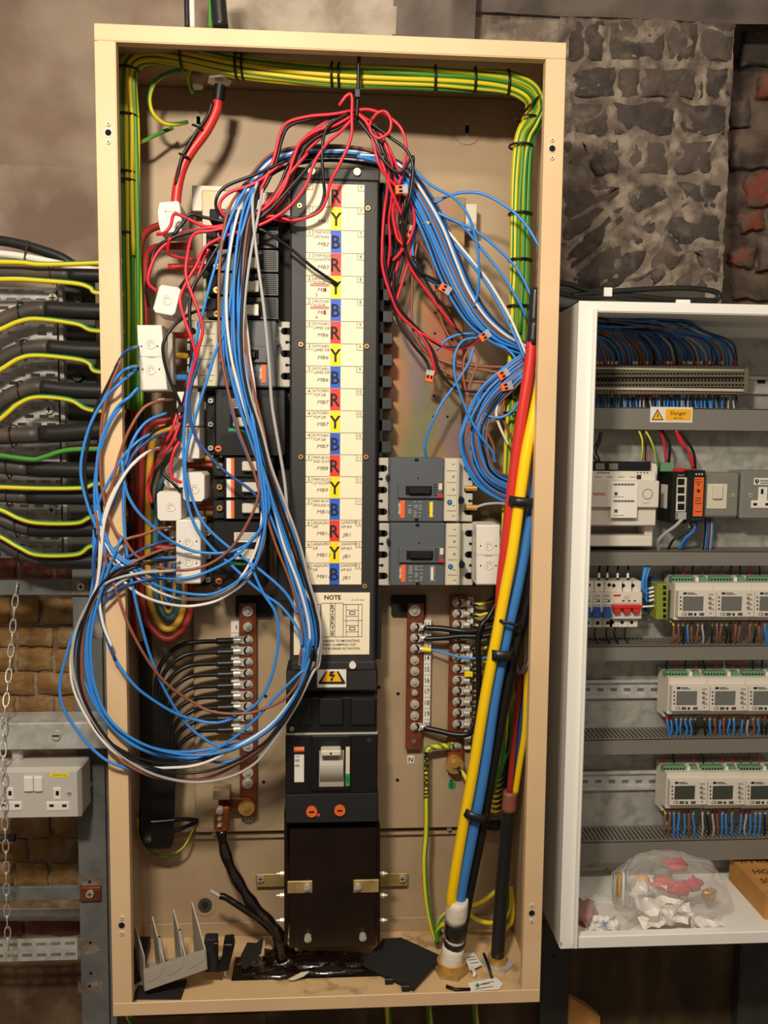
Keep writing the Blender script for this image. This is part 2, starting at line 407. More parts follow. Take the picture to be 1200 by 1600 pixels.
rough('mortar_patch', P(-60, 1000, .36).x, P(180, 1000, .36).x, 30, P(60, 1520, .36).z, P(60, 868, .36).z, 60, lambda x, z: .352, 'brick_mortar', .004, 20, wall)
YM = ['brick_yellow']
for y0, y1, xs in ((872, 903, [(-30, 26), (30, 82), (86, 130)]), (934, 974, [(-40, 18), (22, 62), (66, 122)]), (979, 1010, [(-40, 24), (28, 84), (88, 140)]), (1014, 1048, [(-40, 22), (26, 82), (86, 140)]),
                   (1052, 1085, [(-40, 54), (58, 126)]), (1089, 1122, [(-40, 24), (28, 86), (90, 140)]), (1276, 1306, [(-40, 20), (24, 80), (84, 130)]), (1310, 1344, [(-40, 44), (48, 124)]),
                   (1348, 1386, [(-40, 20), (24, 76), (80, 130)]), (1440, 1460, [(-40, 38), (42, 126)])):
    quadrow(y0, y1, xs, .348, ['stone_red'] if y0 in (872, 1440) else YM, wall, 'brick', out=.003, wob=.0022)
rough('plaster_base', -.75, .12, 40, -.5, P(60, 1502, .33).z, 20, lambda x, z: .335, 'brown_wall', .005, 8, wall)
rough('board_panel', .12, 1.9, 50, -.5, P(1000, 1440, .4).z, 20, lambda x, z: .345, 'dark_board', .002, 8, wall)

structure(G().box(-1.3, 2.3, -2.6, .5, -.52, -.5, 'recess').build('floor'))
# ------------------------------------------------------------------ steel support frame
fr = T('steel_post', 'grey painted steel post left of the open cabinet', 'post', 145, 1600, .24)
part('web', fr, (120, 850, 164, 1625), .222, .226, 'steel_paint'); part('flange', fr, (166, 850, 176, 1625), .222, .27, 'steel_paint')
for a, b in ((1369, 1386), (1466, 1490), (1534, 1552), (974, 996)):
    g = G(); x0, x1, z0, z1 = R(122, a, 160, b, .2216)
    pts = [(x0+(x1-x0)*i/8, z0+random.uniform(-.003, .003)) for i in range(9)]+[(x1-(x1-x0)*i/8, z1+random.uniform(-.003, .003)) for i in range(9)]
    g.prism([Vector((x, .2216, z)) for x, z in pts], [Vector((x, .2222, z)) for x, z in pts], 'mortar'); g.build('bare_patch', fr)
for q in ((140, 1378), (141, 1473), (142, 1521), (140, 1541)): disc('hole', fr, q[0], q[1], 2.4, .2212, .223, 'hole')
disc('plug', fr, 139, 1226, 5, .219, .223, 'ivory')
for x0, x1, y0, lab in ((848, 889, 1440, 'dark steel post between the cream cabinet and the white enclosure'), (1158, 1215, 1440, 'dark steel post below the right end of the white enclosure')):
    p = T('steel_post', lab, 'post', (x0+x1)/2, 1600, .33); part('web', p, (x0, y0, x1, 1640), .315, .319, 'steel_dark'); part('flange', p, (x0-3, y0, x0, 1640), .315, .34, 'steel_dark')
    if x0 < 900: disc('hole', p, 866, 1494, 2, .3145, .317, 'hole')
for y0, y1, x1, by, lab in ((907, 930, 143, 917, 'grey steel flat bar the chain hangs from'), (1387, 1408, 157, 1398, 'lower grey steel flat bar below the twin socket')):
    b = T('steel_bar', lab, 'bar', 60, y1, .218); part('bar', b, (-60, y0, x1-32, y1), .214, .2218, 'steel_paint'); part('bare_end', b, (x1-32, y0, x1, y1), .214, .2218, 'mortar' if y0 < 1000 else 'copper', label='bare end of the bar where paint was stripped')
    screw('bolt', b, x1-17, by, 6, .210, .215, 'steel_bolt', 'x')
tk = T('metal_trunking', 'galvanised steel trunking above the twin socket', 'trunking', 80, 1172, .18)
x0, x1, z0, z1 = R(-70, 1130, 168, 1172, .16)
G().box(x0, x1, .16, .2215, z0, z1, 'galv', .002).build('body', tk); screw('bolt', tk, 87, 1150, 7.5, .156, .161, 'steel_bolt', '-')
G().cyl(P(28, 1170, .185), P(28, 1200, .185), .010, 'galv', n=16).thing('conduit', 'short galvanised conduit between trunking and twin socket', 'conduit')
# perforated channel + pipe
def perforated(name, rc, yf, th, rows, cols, sw, sh, m, parent=None, stag=True, vert=False):
    x0, x1, z0, z1 = R(*rc, yf); g = G(); rh = (z1-z0)/rows
    for i in range(rows):
        za = z0+i*rh; zs, ze = za+rh*(1-sh)/2, za+rh*(1+sh)/2
        g.box(x0, x1, yf, yf+th, za, zs, m); g.box(x0, x1, yf, yf+th, ze, za+rh, m)
        cw = (x1-x0)/cols; o = (.5*cw if stag and i % 2 else 0); e = x0
        for j in range(cols+1):
            a = x0+j*cw+o; h0, h1 = a+cw*(1-sw)/2, a+cw*(1+sw)/2
            if h0 > x1: break
            g.box(e, max(e, h0), yf, yf+th, zs, ze, m); e = min(h1, x1)
        if e < x1: g.box(e, x1, yf, yf+th, zs, ze, m)
    return g.build(name, parent)
o = perforated('perforated_channel', (-60, 1468, 121, 1502), .23, .002, 2, 8, .7, .34, 'galv', None, False); tag(o, 'galvanised perforated channel low on the left wall', 'channel')
G().cyl(P(-60, 1429, .31), P(128, 1429, .31), .0115, 'galv', n=14).thing('conduit', 'horizontal grey pipe low on the left wall', 'pipe')
G().cyl(P(-20, 1309, .30), P(24, 1309, .30), .007, 'steel_dark', n=10).thing('pipe_clip', 'small dark clip on the wall under the twin socket', 'clip')
# twin socket
so = T('double_socket', 'grey metal-clad twin socket with white rockers and yellow label', 'socket', 60, 1277, .16)
x0, x1, z0, z1 = R(-20, 1207, 121, 1277, .135); g = G()
g.prism([Vector((a, .135, b)) for a, b in ((x0, z0), (x1, z0), (x1, z1), (x0, z1))], [Vector((a, .145, b)) for a, b in ((x0-.004, z0-.004), (x1+.004, z0-.004), (x1+.004, z1+.004), (x0-.004, z1+.004))], 'grey_light')
g.box(x0-.004, x1+.004, .145, .2, z0-.004, z1+.004, 'grey_light', .003); g.build('box', so)
for a, b in ((36, 51), (52, 66)): part('rocker', so, (a, 1214, b, 1238), .130, .136, 'white', .0018)
part('yellow_label', so, (79, 1208, 107, 1214), .1345, .136, 'sign_yellow', 0); G().text('GENERATOR', 93, 1211, 2.6, .1342, 'ink').build('label_print', so)
for sx in (10, 84):
    for rc in ((sx-1, 1231, sx+11, 1250), (sx-12, 1253, sx+24, 1267)): part('socket_insert', so, rc, .1335, .136, 'white', .001)
    g = G(); g.pbox((sx+3, 1236, sx+8, 1243), .1332, .134, 'hole', 0); g.pbox((sx-7, 1257, sx, 1261), .1332, .134, 'hole', 0); g.pbox((sx+13, 1257, sx+20, 1261), .1332, .134, 'hole', 0); g.build('pin_holes', so)
screw('screw', so, 108, 1240, 3.4, .1335, .136, 'chrome', '-')
# chain
ch = T('hanging_chain', 'thin steel chain hanging from the grey bar at far left', 'chain', 8, 1500, .19)
pts = path(S('27,912,.207 24,935,.204 20,980,.2 15,1040,.185 9,1100,.15 5,1130,.145 5,1200,.12 6,1260,.118 9,1320,.13 10,1400,.15 12,1460,.16 14,1505,.165'), 0, 40)
acc = 0; k = 0; last = pts[0]
for i in range(1, len(pts)):
    acc += (pts[i]-pts[i-1]).length
    if acc >= .0205:
        a, b = last, pts[i]; acc = 0; last = pts[i]; d = (b-a).normalized(); sdir = Vector((1, .35, 0)).normalized() if k % 2 else Vector((.35, -1, 0)).normalized(); sdir = (sdir-d*sdir.dot(d)).normalized(); c = (a+b)/2; L = (b-a).length*.5+.0022
        ring = [c+d*(math.cos(t)*L)+sdir*(math.sin(t)*.0048) for t in [2*math.pi*q/12 for q in range(13)]]
        G().tube(ring, .0012, 'chrome', 5, caps=False).build('link', ch); k += 1

# ------------------------------------------------------------------ cable tray and armoured cables
tr = T('cable_tray', 'perforated galvanised cable tray behind the armoured cables', 'tray', 50, 880, .22)
perforated('tray_plate', (-70, 448, 92, 872), .19, .002, 33, 7, .62, .42, 'galv', tr)
part('back_rail', tr, (92, 440, 152, 885), .215, .22, 'steel_dark'); part('side_rail', tr, (95, 440, 102, 885), .196, .216, 'galv')
for q in ((82, 465), (76, 640), (80, 797)): screw('bolt', tr, q[0], q[1], 6.5, .184, .191, 'steel_bolt', 'x')
for q in ((122, 466), (121, 588)): screw('nut', tr, q[0], q[1], 7, .205, .216, 'steel_dark', 'o')
ORD = ['topmost', 'second', 'third', 'fourth', 'fifth', 'sixth', 'seventh', 'eighth', 'lowest']
AC = ['-50,424 60,427 120,430 190,432', '-50,530 0,503 30,490 65,483 120,486 190,488', '-50,600 0,563 35,547 70,543 120,547 190,549', '-50,680 0,630 30,612 60,605 110,610 190,612', '-50,682 0,681 80,678 190,668',
      '-50,722 0,728 60,733 190,736', '-50,772 0,774 60,777 190,777', '-50,800 0,812 35,824 70,828 190,826', '-50,820 0,846 30,862 60,872 110,877 190,875']
EA = ['-50,409 30,410 60,413 120,412 190,408', '-50,438 20,436 60,438 120,443 142,450 150,457 190,460', '-50,535 0,515 30,502 60,498 120,506 145,516 190,517', '-50,605 0,578 30,560 60,555 120,561 140,568 150,580 190,582', '-50,690 0,655 30,630 60,620 110,625 140,640 190,643',
      '-50,708 0,712 50,718 70,714 110,703 190,702', '-50,760 0,761 70,763 130,762 150,756 190,757', '-50,785 0,796 30,810 60,817 120,817 145,807 190,802', '-50,815 0,838 30,855 60,867 120,866 145,852 190,850']
for i in range(9):
    r = (.011, .0135, .0135, .0135, .0155, .0140, .0125, .0125, .0135)[i]
    c = T('armoured_cable', f'{ORD[i]} black armoured cable entering the left side of the cabinet', 'cable', 60, 440+50*i, .15, 'armoured cables on the tray')
    p = S(AC[i], .14); full = path(p, .14); k = int(len(full)*.62)
    G().tube(full[:k+1], r*.93, 'armour', 12).build('sheath', c); G().tube(full[k:], r, 'black_sheath', 12).build('shrink_sleeve', c)
    wire('earth_wire', f'green-yellow earth wire running by the {ORD[i]} armoured cable', EA[i], .0042, 'w_ey', .118, m2='w_eg', group='earth wires on the tray', twist=.02, stripe=(0, 1) if i != 5 else (1, 2, 3))
    pt = full[int(len(full)*.44)]; ring = [pt+Vector((.002*math.sin(t*2), math.sin(t)*(r+.006)-.003, math.cos(t)*(r+.0035)-.002)) for t in [2*math.pi*q/16 for q in range(17)]]
    G().tube(ring, .0014, 'w_black', 4, caps=False).thing('cable_tie', f'black cable tie round the {ORD[i]} armoured cable and its earth', 'cable tie', 'ties on the tray')
wire('cable', 'black cable arching along the top of the tray', '-50,372 0,376 40,384 90,400 130,420 190,430', .0085, 'black_sheath', .17, 'cable', n=10)
wire('cable', 'white cable along the top of the tray', '-50,394 0,397 40,402 90,412 130,420 190,428', .0062, 'w_white', .15, 'cable', n=10)
wire('cable_tie', 'black cable tie standing up at the top of the tray', '44,376 40,395 38,410', .002, 'w_black', .145, 'cable tie')
# cables above the cabinet
wire('cable', 'black cable going up above the cabinet beside a white cable', '345,45 341,0 338,-60', .0125, 'black_sheath', .12, 'cable', n=12)
wire('cable', 'white cable rising above the cabinet top', '301,45 300,0 300,-60', .0045, 'w_white', .11, 'cable', n=10)
wire('cable', 'thin black cable behind the white one above the cabinet', '293,45 292,0 292,-60', .0045, 'black_sheath', .125, 'cable', n=8)
wire('earth_wire', 'green-yellow wire rising above the cabinet between two cables', '328,45 328,0 326,-60', .003, 'w_ey', .12, m2='w_eg')
# black cables over the white enclosure
for i, (t, lab) in enumerate((('860,440 890,445 930,457 1000,470 1060,474 1110,472 1124,462 1110,454 1060,450 960,455 890,462', 'thin black cable coiled on top of the white enclosure'), ('860,455 910,465 980,462 1050,468 1120,470', 'straight black cable lying on top of the white enclosure'))):
    wire('cable', lab, t, .005, 'black_sheath', .27, 'cable', n=8)
p = T('cable_tray', 'dark tray behind the top of the white enclosure', 'tray', 950, 475, .33); part('tray_base', p, (868, 452, 1100, 490), .335, .35, 'steel_dark'); part('tray_lip', p, (868, 462, 915, 480), .325, .336, 'steel_paint')

o = T('timber_batten', 'brown timber batten seen under the cabinet at left', 'timber', 310, 1600, .16); part('batten', o, (205, 1587, 415, 1625), .12, .16, 'brown_wall', .001)
o = T('amber_crate', 'dark amber box on the floor behind the steel post', 'box', 905, 1600, .34); G().ppoly([(884, 1556), (918, 1574), (938, 1590), (930, 1740), (884, 1740)], .325, .342, 'card').build('panel', o)

# ================================================================== the open cream cabinet
cb = T('distribution_cabinet', 'tall open cream steel distribution cabinet full of breakers and wires', 'cabinet', 510, 1590, .1)
X0, X1, Z0, Z1 = P(192, 800, 0).x, P(836, 800, 0).x, P(510, 1557, 0).z, P(510, 77, 0).z
t = .0015
G().box(0, W, D, D+t, 0, H, 'cream_shaded').build('back_panel', cb)
G().box(0, t, .002, D, 0, H, 'cream_shaded').build('side_panel', cb); G().box(W-t, W, .002, D, 0, H, 'cream_shaded').build('side_panel', cb)
G().box(0, W, .002, D, H-t, H, 'cream_shaded').build('top_panel', cb)
hx0, hx1 = PZ(361, 1532, .0015).x, PZ(640, 1530, .0015).x; hy0, hy1 = PZ(450, 1530, .0015).y, PZ(450, 1492, .0015).y
g = G(); g.box(0, hx0, .002, D, 0, t, 'cream_floor'); g.box(hx1, W, .002, D, 0, t, 'cream_floor'); g.box(hx0, hx1, .002, hy0, 0, t, 'cream_floor'); g.box(hx0, hx1, hy1, D, 0, t, 'cream_floor'); g.build('bottom_panel', cb)
G().box(0, W, 0, .002, Z1, H, 'cream', .0008).build('top_rail', cb); G().box(0, W, 0, .002, 0, Z0, 'cream', .0008).build('bottom_rail', cb)
for a, b, e in ((0, X0, X0), (X1, W, X1)):
    G().box(a, b, .0004, .0024, Z0, Z1, 'cream', .0006).build('stile', cb); G().box(e-.001, e+.001, .001, .016, Z0, Z1, 'cream').build('stile_lip', cb)
G().box(X0, X1, .001, .016, Z1-.001, Z1+.001, 'cream').build('rail_lip', cb)
G().box(0, .004, -.0006, .0002, Z1-.001, Z1, 'cream_shaded').build('corner_seam', cb)
for x, ys in ((169, (193, 207, 221)), (863, (218, 232, 246)), (190, (1435, 1446, 1459)), (831, (1416, 1427, 1440))):
    G().pcyl(x, ys[1], 6, -.0004, .001, 'steel_bolt', 16).pcyl(x, ys[1], 4.8, -.0007, .001, 'hole', 16).build('lock_hole', cb)
    for y in (ys[0], ys[2]): G().pcyl(x, y, 3.4, -.0018, .001, 'ivory', 12).pcyl(x, y, 1.2, -.0021, -.001, 'hole', 8).build('rivet', cb)
x0, x1, z0, z1 = R(206, 137, 800, 161, D); G().box(.004, W-.004, D-.003, D, P(500, 161, D).z, H-.002, 'cream_shaded', .001).build('back_flange', cb)
G().box(.004, W-.004, D-.003, D, .0015, P(500, 1436, D).z, 'cream_shaded', .001).build('back_flange', cb)
for x, y, r, m in ((730, 205, 20, 'cream_shaded'), (310, 191, 17, 'white'), (320, 1415, 18, 'cream_shaded')):
    g = G().pcyl(x, y, r, D-.002, D, 'cream_shaded', 22)
    if y > 1000: g.pcyl(x, y, 11, D-.006, D, 'steel_dark', 16).pcyl(x, y, 5, D-.008, D, 'black_matt', 10)
    else: g.pcyl(x, y-3, 6, D-.003, D, 'grey_plastic', 14).pbox((x-3, y-14, x+3, y+14), D-.003, D, 'grey_plastic', 0)
    g.build('mounting_keyhole', cb)
# raised pan and zinc mounting plate
part('mounting_pan', cb, (303, 915, 768, 1297), .186, .2, 'cream_shaded', .002); part('pan_strip', cb, (303, 1299, 770, 1307), .199, D, 'cream_shaded', .001)
part('mounting_plate', cb, (318, 303, 722, 922), .166, .170, 'zinc', .001, label='iridescent zinc-plated breaker mounting plate'); part('plate_bracket', cb, (300, 290, 350, 330), .172, .2, 'ivory'); part('plate_bracket', cb, (690, 318, 745, 360), .172, .2, 'ivory')
for i in range(9):
    for dx in ((0,) if i % 2 else (0, 22)): disc('plate_hole', cb, 682+dx-i*.6, 391+i*32.5, 2, .1655, .168, 'hole', 10)
for q in ((622, 1084), (592, 1074), (705, 1221), (621, 1219), (415, 1088), (412, 1222)): disc('pan_hole', cb, q[0], q[1], 2.8, .1855, .188, 'hole', 10)
for q in ((335, 1302), (702, 1295), (808, 1395), (815, 1250)): screw('screw', cb, q[0], q[1], 3.5, .19, D, 'steel_bolt', 'x')
for x, y, s_, m, tc, rc in ((642, 1187, 'N', 'white', 'ink', 1), (706, 1227, 'E', 'green_print', 'ink', 0), (389, 1278, 'N', 'white', 'ink', 1)):
    g = G(); (g.pbox((x-5.5, y-6, x+5.5, y+6), .185, .1865, m, .0003) if rc else g.pcyl(x, y, 7, .185, .1865, m, 18)); g.text(s_, x, y, 7.5, .1848, tc, 0, .02); g.build('letter_sticker', cb)
# gland entry at the top left inside
gl = T('cable_gland', 'black cable gland in the cabinet roof over the red cable', 'gland', 345, 158, .1)
c = P(343, 128, .1); G().cyl((c.x, .1, c.z), (c.x, .1, c.z+.008), .020, 'steel_bolt', n=6).build('lock_nut', gl); G().cyl(P(344, 134, .1), P(341, 158, .1), .0095, 'black', n=14).build('sleeve', gl)
c = P(306, 128, .15); G().cyl((c.x, .15, c.z-.008), (c.x, .15, c.z+.006), .012, 'ivory', n=14).thing('blanking_plug', 'small cream plug beside the roof gland inside cabinet', 'plug')

# ------------------------------------------------------------------ busbar cover with the phase label sheet
bc = T('busbar_cover', 'long black busbar cover with red yellow blue phase labels', 'busbar cover', 520, 1048, .12)
CY = .088
part('cover_plate', bc, (453, 275, 589, 1036), CY, CY+.06, 'black_cab', .003)
part('side_skirt', bc, (587, 285, 599, 1030), CY+.03, .166, 'black_matt', .002); part('side_skirt', bc, (432, 340, 458, 940), CY+.045, .166, 'black_matt', .002)
for rc in ((452, 262, 594, 281), (455, 1034, 587, 1048)): part('end_strip', bc, rc, CY-.004, CY+.05, 'black_cab', .002)
for q in ((487, 267), (558, 268), (486, 1040), (551, 1040)): screw('white_screw', bc, q[0], q[1], 5.6, CY-.009, CY, 'white', 'o')
for q in ((468, 321), (575, 325), (470, 538), (573, 541), (470, 714), (572, 714), (570, 916)): screw('screw', bc, q[0], q[1], 3.6, CY-.003, CY+.002, 'brass', 'h')
for i in range(11): part('busbar_tab', bc, (591, 349+i*34, 616-i*.3, 368+i*34), .118, .165, 'black_cab', .0015)
LX0, LX1, LZ0, LZ1 = R(478, 287.6, 567, 913.2, CY-.0008); sh = G().box(LX0, LX1, CY-.0008, CY+.0005, LZ0, LZ1, 'label').build('label_sheet', bc)
rh = (LZ1-LZ0)/18; SX0, SX1 = LX0+(LX1-LX0)*.425, LX0+(LX1-LX0)*.605; yi = CY-.0013
ink = G(); red = G(); lines = G(); LW = LX1-LX0
rows = [('', '', ''), ('1', '', 'MB1'), ('1', 'STAFF ROOM|UPSTAIRS', 'MB2'), ('1', 'STAFF ROOM|DOWNSTAIRS', 'MB3'), ('2', 'GROUND|FLOOR', 'MB'), ('2', 'GROUND|FLOOR', 'MB'), ('3', 'KITCHEN|UPPER DB', 'MB6'), ('3', 'KITCHEN|UPPER DB', 'MB6'),
        ('3', 'KITCHEN|UPPER DB', 'MB6'), ('4', 'KITCHEN|TOP DB', 'MB7'), ('4', 'KITCHEN|TOP DB', 'MB7'), ('4', 'KITCHEN|TOP DB', 'MB7'), ('5', 'MAIN BLOCK|2ND FLOOR', 'MB8'), ('5', 'MAIN BLOCK|1ST FLOOR', 'MB9'), ('5', 'MAIN BLOCK|GROUND FLR', 'MB10'),
        ('6', 'ADJACENT|DB', 'MB11'), ('6', 'ADJACENT|DB', 'MB11'), ('6', 'ADJACENT|DB', 'MB11')]
for i in range(18):
    zt = LZ1-i*rh; ch_ = 'RYB'[i % 3]; mm = ('sign_red', 'sign_yellow', 'sign_blue')[i % 3]
    sq = G().box(SX0, SX1, CY-.0012, CY, zt-rh+.0003, zt-.0003, mm).build('phase_square', sh)
    G().text3(ch_, Vector(((SX0+SX1)/2, CY-.0015, zt-rh*.52)), rh*.56, 'ink', 0, .018, .92).build('phase_letter', sh)
    lw = .0003
    if i: lines.box(LX0, SX0, yi, yi+.0004, zt-lw, zt+lw, 'ink_soft'); lines.box(SX1, LX1, yi, yi+.0004, zt-lw, zt+lw, 'ink_soft')
    for sx, sg in ((LX0, 1), (LX1, -1)):
        bw = LW*.11; a, b = sorted((sx, sx+sg*bw)); e = sx+sg*bw
        lines.box(e-lw, e+lw, yi, yi+.0004, zt-rh*.27, zt, 'ink_soft'); lines.box(a, b, yi, yi+.0004, zt-rh*.27-lw, zt-rh*.27+lw, 'ink_soft')
    n, a, b = rows[i]
    if n: ink.text3(n, Vector((LX0+LW*.055, yi, zt-rh*.13)), rh*.17, 'ink_soft')
    for j, q in enumerate(a.split('|') if a else []): ink.text3(q, Vector((LX0+LW*.13, yi, zt-rh*(.12+.19*j))), rh*.12, 'ink_soft', random.uniform(-.03, .05), 0, .95*min(1, 8.5/len(q)), 'L', .2)
    ink.text3(b, Vector((LX0+LW*.2, yi, zt-rh*.62)), rh*.16, 'ink_soft', 0, 0, 1.2, 'C' if 0 else 'L', .2) if b else None
    ink.text3(str(7+i//3), Vector((LX1-LW*.055, yi, zt-rh*.13)), rh*.15, 'ink_soft')
    if i > 14:
        for j, q in enumerate(('JOHNSONS', 'APP BLK')): ink.text3(q, Vector((SX1+LW*.02, yi, zt-rh*(.12+.2*j))), rh*.12, 'ink_soft', .04, 0, .8, 'L', .2)
        ink.text3('JB1', Vector((SX1+LW*.05, yi, zt-rh*.68)), rh*.16, 'ink_soft', 0, 0, 1.2, 'L', .2)
    if i in (4, 5):
        for j in range(3): red.box(LX0+LW*.07, LX0+LW*.4, yi, yi+.0004, zt-rh*(.36+.045*j), zt-rh*(.38+.045*j), 'ink_red')
        red.text3('54'[i-4], Vector((LX0+LW*.18, yi, zt-rh*.84)), rh*.16, 'ink_red'); red.text3('45'[i-4], Vector((LX0+LW*.33, yi, zt-rh*.62)), rh*.18, 'ink_red', 0, .03)
red.text3('SPARE', Vector((LX0+LW*.15, yi, LZ1-rh*1.12)), rh*.1, 'ink_red', 0, 0, 1, 'L')
ink.build('handwriting', sh)['kind'] = 'stuff'; red.build('red_handwriting', sh); lines.build('ruled_print', sh)
# note label
nx0, nx1, nz0, nz1 = R(459, 926, 577.5, 1023, CY-.0008); nl = G().box(nx0, nx1, CY-.0009, CY+.0004, nz0, nz1, 'label', .0003).build('note_label', bc, 'cream instruction label headed NOTE'); g = G(); nw, nh = nx1-nx0, nz1-nz0; yi = CY-.0012
def np_(u, v): return Vector((nx0+nw*u, yi, nz1-nh*v))
g.text3('NOTE', np_(.51, .075), nh*.068, 'ink', 0, .03); g.text3('3 x10 mm', np_(.84, .115), nh*.035, 'ink_soft', 0, 0, 1, 'C', .2)
for j, q in enumerate(('FIRST FIT BREAKERS TO MOUNTING', 'PLATE BEFORE CLAMPING TOP', 'TERMINALS TO BUSBARS AS SHOWN.')): g.text3(q, np_(.51, .775+.062*j), nh*.036, 'ink', 0, .015, 1.02)
def fr_(u0, v0, u1, v1, l=.0004):
    a, b = np_(u0, v1), np_(u1, v0)
    for q in ((a.x, b.x, a.z-l, a.z+l), (a.x, b.x, b.z-l, b.z+l), (a.x-l, a.x+l, a.z, b.z), (b.x-l, b.x+l, a.z, b.z)): g.box(q[0], q[1], yi, yi+.0003, q[2], q[3], 'ink')
fr_(.36, .17, .65, .71); fr_(.48, .17, .54, .71); 
for s0 in (.10, .65):
    fr_(s0, .19, s0+.25, .71); fr_(s0+.04, .19, s0+.2, .71); fr_(s0, .19, s0+.25, .45)
    for v in (.28, .53): fr_(s0+.04, v, s0+.2, v+.1); fr_(s0+.085, v+.025, s0+.155, v+.07, .0006)
for j in range(6): g.text3('RYBRYB'[j], np_(.51, .222+.088*j), nh*.06, 'ink', 0, .02); fr_(.48, .17+.09*j, .54, .17+.09*(j+1), .0003)
g.build('label_print', nl)

# ------------------------------------------------------------------ moulded case breakers
def mccb(label, y0, y1, xs, yf, mirror, brand, group, prn='MERLIN GERIN'):
    """xs: flange edge, body edge, trip edge, rear flange edge, end (pixels, outwards from the busbars)"""
    a, b, c, d, e = xs; o = T('moulded_breaker', label, 'breaker', (a+e)/2, y1, .16, group); s = -1 if mirror else 1; h = y1-y0
    def bx(nm, u0, v0, u1, v1, f, k, m, bv=.0008, pr=o): return part(nm, pr, (min(u0, u1), y0+h*v0, max(u0, u1), y0+h*v1), f, k, m, bv)
    bx('base', a, .01, e, .99, yf+.028, .166, 'flange', .0015)
    for u in (a, e):
        g = G(); q = 1 if (u == a) == (not mirror) else -1
        for v in (.165, .5, .835): g.pbox((min(u, u+q*9), y0+h*(v-.05), max(u, u+q*9), y0+h*(v+.05)), yf+.0272, yf+.04, 'hole', 0).pcyl(u+q*9, y0+h*v, h*.05, yf+.0272, yf+.04, 'hole', 10)
        for v in (.33, .67): g.pbox((min(u, u+q*4), y0+h*(v-.012), max(u, u+q*4), y0+h*(v+.012)), yf+.0272, yf+.03, 'hole', 0).pcyl(u+q*5, y0+h*v, 2.4, yf+.0272, yf+.03, 'hole', 8)
        g.build('terminal_slots', o)
    bx('body', b, 0, c, 1, yf, yf+.06, 'mccb', .0025); bx('trip_unit', c, .01, d, .99, yf+.002, yf+.06, 'flange', .0015)
    tu = bx('trip_window', c+s*2.5, .03, d-s*4, .98, yf+.0012, yf+.01, 'trip', .0005)
    g = G(); xm = (c+d)/2-s*1.5
    for v in (.2, .38, .58, .82): g.pbox((min(c, d)+4, y0+h*v, max(c, d)-5, y0+h*v+.7), yf+.0008, yf+.003, 'ink_soft', 0)
    for v in (.1, .28, .3, .48, .5, .74, .9): g.pbox((xm+2, y0+h*v, xm+6, y0+h*v+1), yf+.0008, yf+.003, 'ink_soft', 0)
    g.build('trip_print', tu); G().pcyl(xm-s*2, y0+h*.69, 4, yf-.0006, yf+.003, 'blue_switch', 14).pcyl(xm-s*2, y0+h*.69, 2, yf-.001, yf+.003, 'w_blue', 8).build('dial', tu)
    w_ = c-b; hx = lambda u: b+w_*u
    hb = bx('handle_plate', hx(.16), .38, hx(.97), .635, yf-.006, yf+.003, 'mccb', .0015)
    bx('handle_recess', hx(.3), .44, hx(.78), .58, yf-.0064, yf-.003, 'hole', 0, hb); bx('toggle', hx(.36), .455, hx(.76), .565, yf-.014, yf-.006, 'black', .0015, hb); bx('indicator', hx(.9), .4, hx(.965), .5, yf-.0066, yf-.005, 'ivory', 0, hb); bx('trip_button', hx(.89), .57, hx(.975), .625, yf-.008, yf-.005, 'red_plastic', .0004, hb)
    g = G()
    for i in range(5):
        for j in range(2): g.pbox((min(hx(.82), hx(.82))+j*3*s-1, y0+h*(.41+.04*i), hx(.82)+j*3*s+1, y0+h*(.41+.04*i)+2), yf-.0064, yf-.004, 'hole', 0)
    g.build('vents', hb)
    g = G(); lx = sorted((hx(.2), hx(.26))); g.pbox((lx[0], y0+h*.66, lx[1]+2, y0+h*.93), yf-.0003, yf+.002, 'orange', 0); g.text(prn, sum(lx)/2-3.6, y0+h*.79, 3, yf-.0004, 'white', math.pi/2, .02, .62)
    for i in range(9):
        yy = y0+h*(.68+.028*i)
        for u0, u1 in ((.34, .42), (.45, .52), (.54, .6), (.72, .82)):
            if random.random() < .8: q = sorted((hx(u0), hx(u1-random.uniform(0, .03)))); g.pbox((q[0], yy, q[1], yy+1), yf-.0003, yf+.002, 'w_grey', 0)
    if brand == 'y': q = sorted((hx(.74), hx(.79))); g.pbox((q[0], y0+h*.69, q[1], y0+h*.92), yf-.0006, yf+.002, 'sign_yellow', 0)
    else: q = sorted((hx(.74), hx(.78))); g.pbox((q[0], y0+h*.7, q[1], y0+h*.9), yf-.0006, yf+.002, 'white', 0)
    g.build('rating_print', o)
    for u, v in ((.02, .32), (1.35, .66)): screw('screw', o, hx(u) if u < 1 else d+s*2, y0+h*v, 4.2, yf+.001, yf+.03, 'black', 'x', 'black')
    g = G(); g.pbox((hx(.5)-3, y0+h*.015, hx(.5)+3, y0+h*.06), yf-.0003, yf+.002, 'hole', 0).pbox((hx(.5)-3, y0+h*.94, hx(.5)+3, y0+h*.985), yf-.0003, yf+.002, 'hole', 0).pcyl(hx(.53), y0+h*.32, 1.4, yf-.0003, yf+.002, 'hole', 8); g.build('latch_marks', o)
    return o
mr = mccb('upper of the two grey moulded breakers right of the busbar cover', 715, 816, (591, 608, 694, 718, 739), .085, False, 'y', 'grey moulded breakers')
mccb('lower of the two grey moulded breakers right of the busbar cover', 817, 916, (592, 609, 696, 719, 740), .085, False, 'w', 'grey moulded breakers')
mccb('grey moulded breaker left of the busbar cover among the blue wires', 500, 605, (453, 432, 340, 308, 292), .085, True, 'w', 'grey moulded breakers')
for y in (731, 763, 793): G().cyl(P(727, y, .11), P(745, y, .11), .0048, 'brass', n=12).build('cable_ferrule', mr)

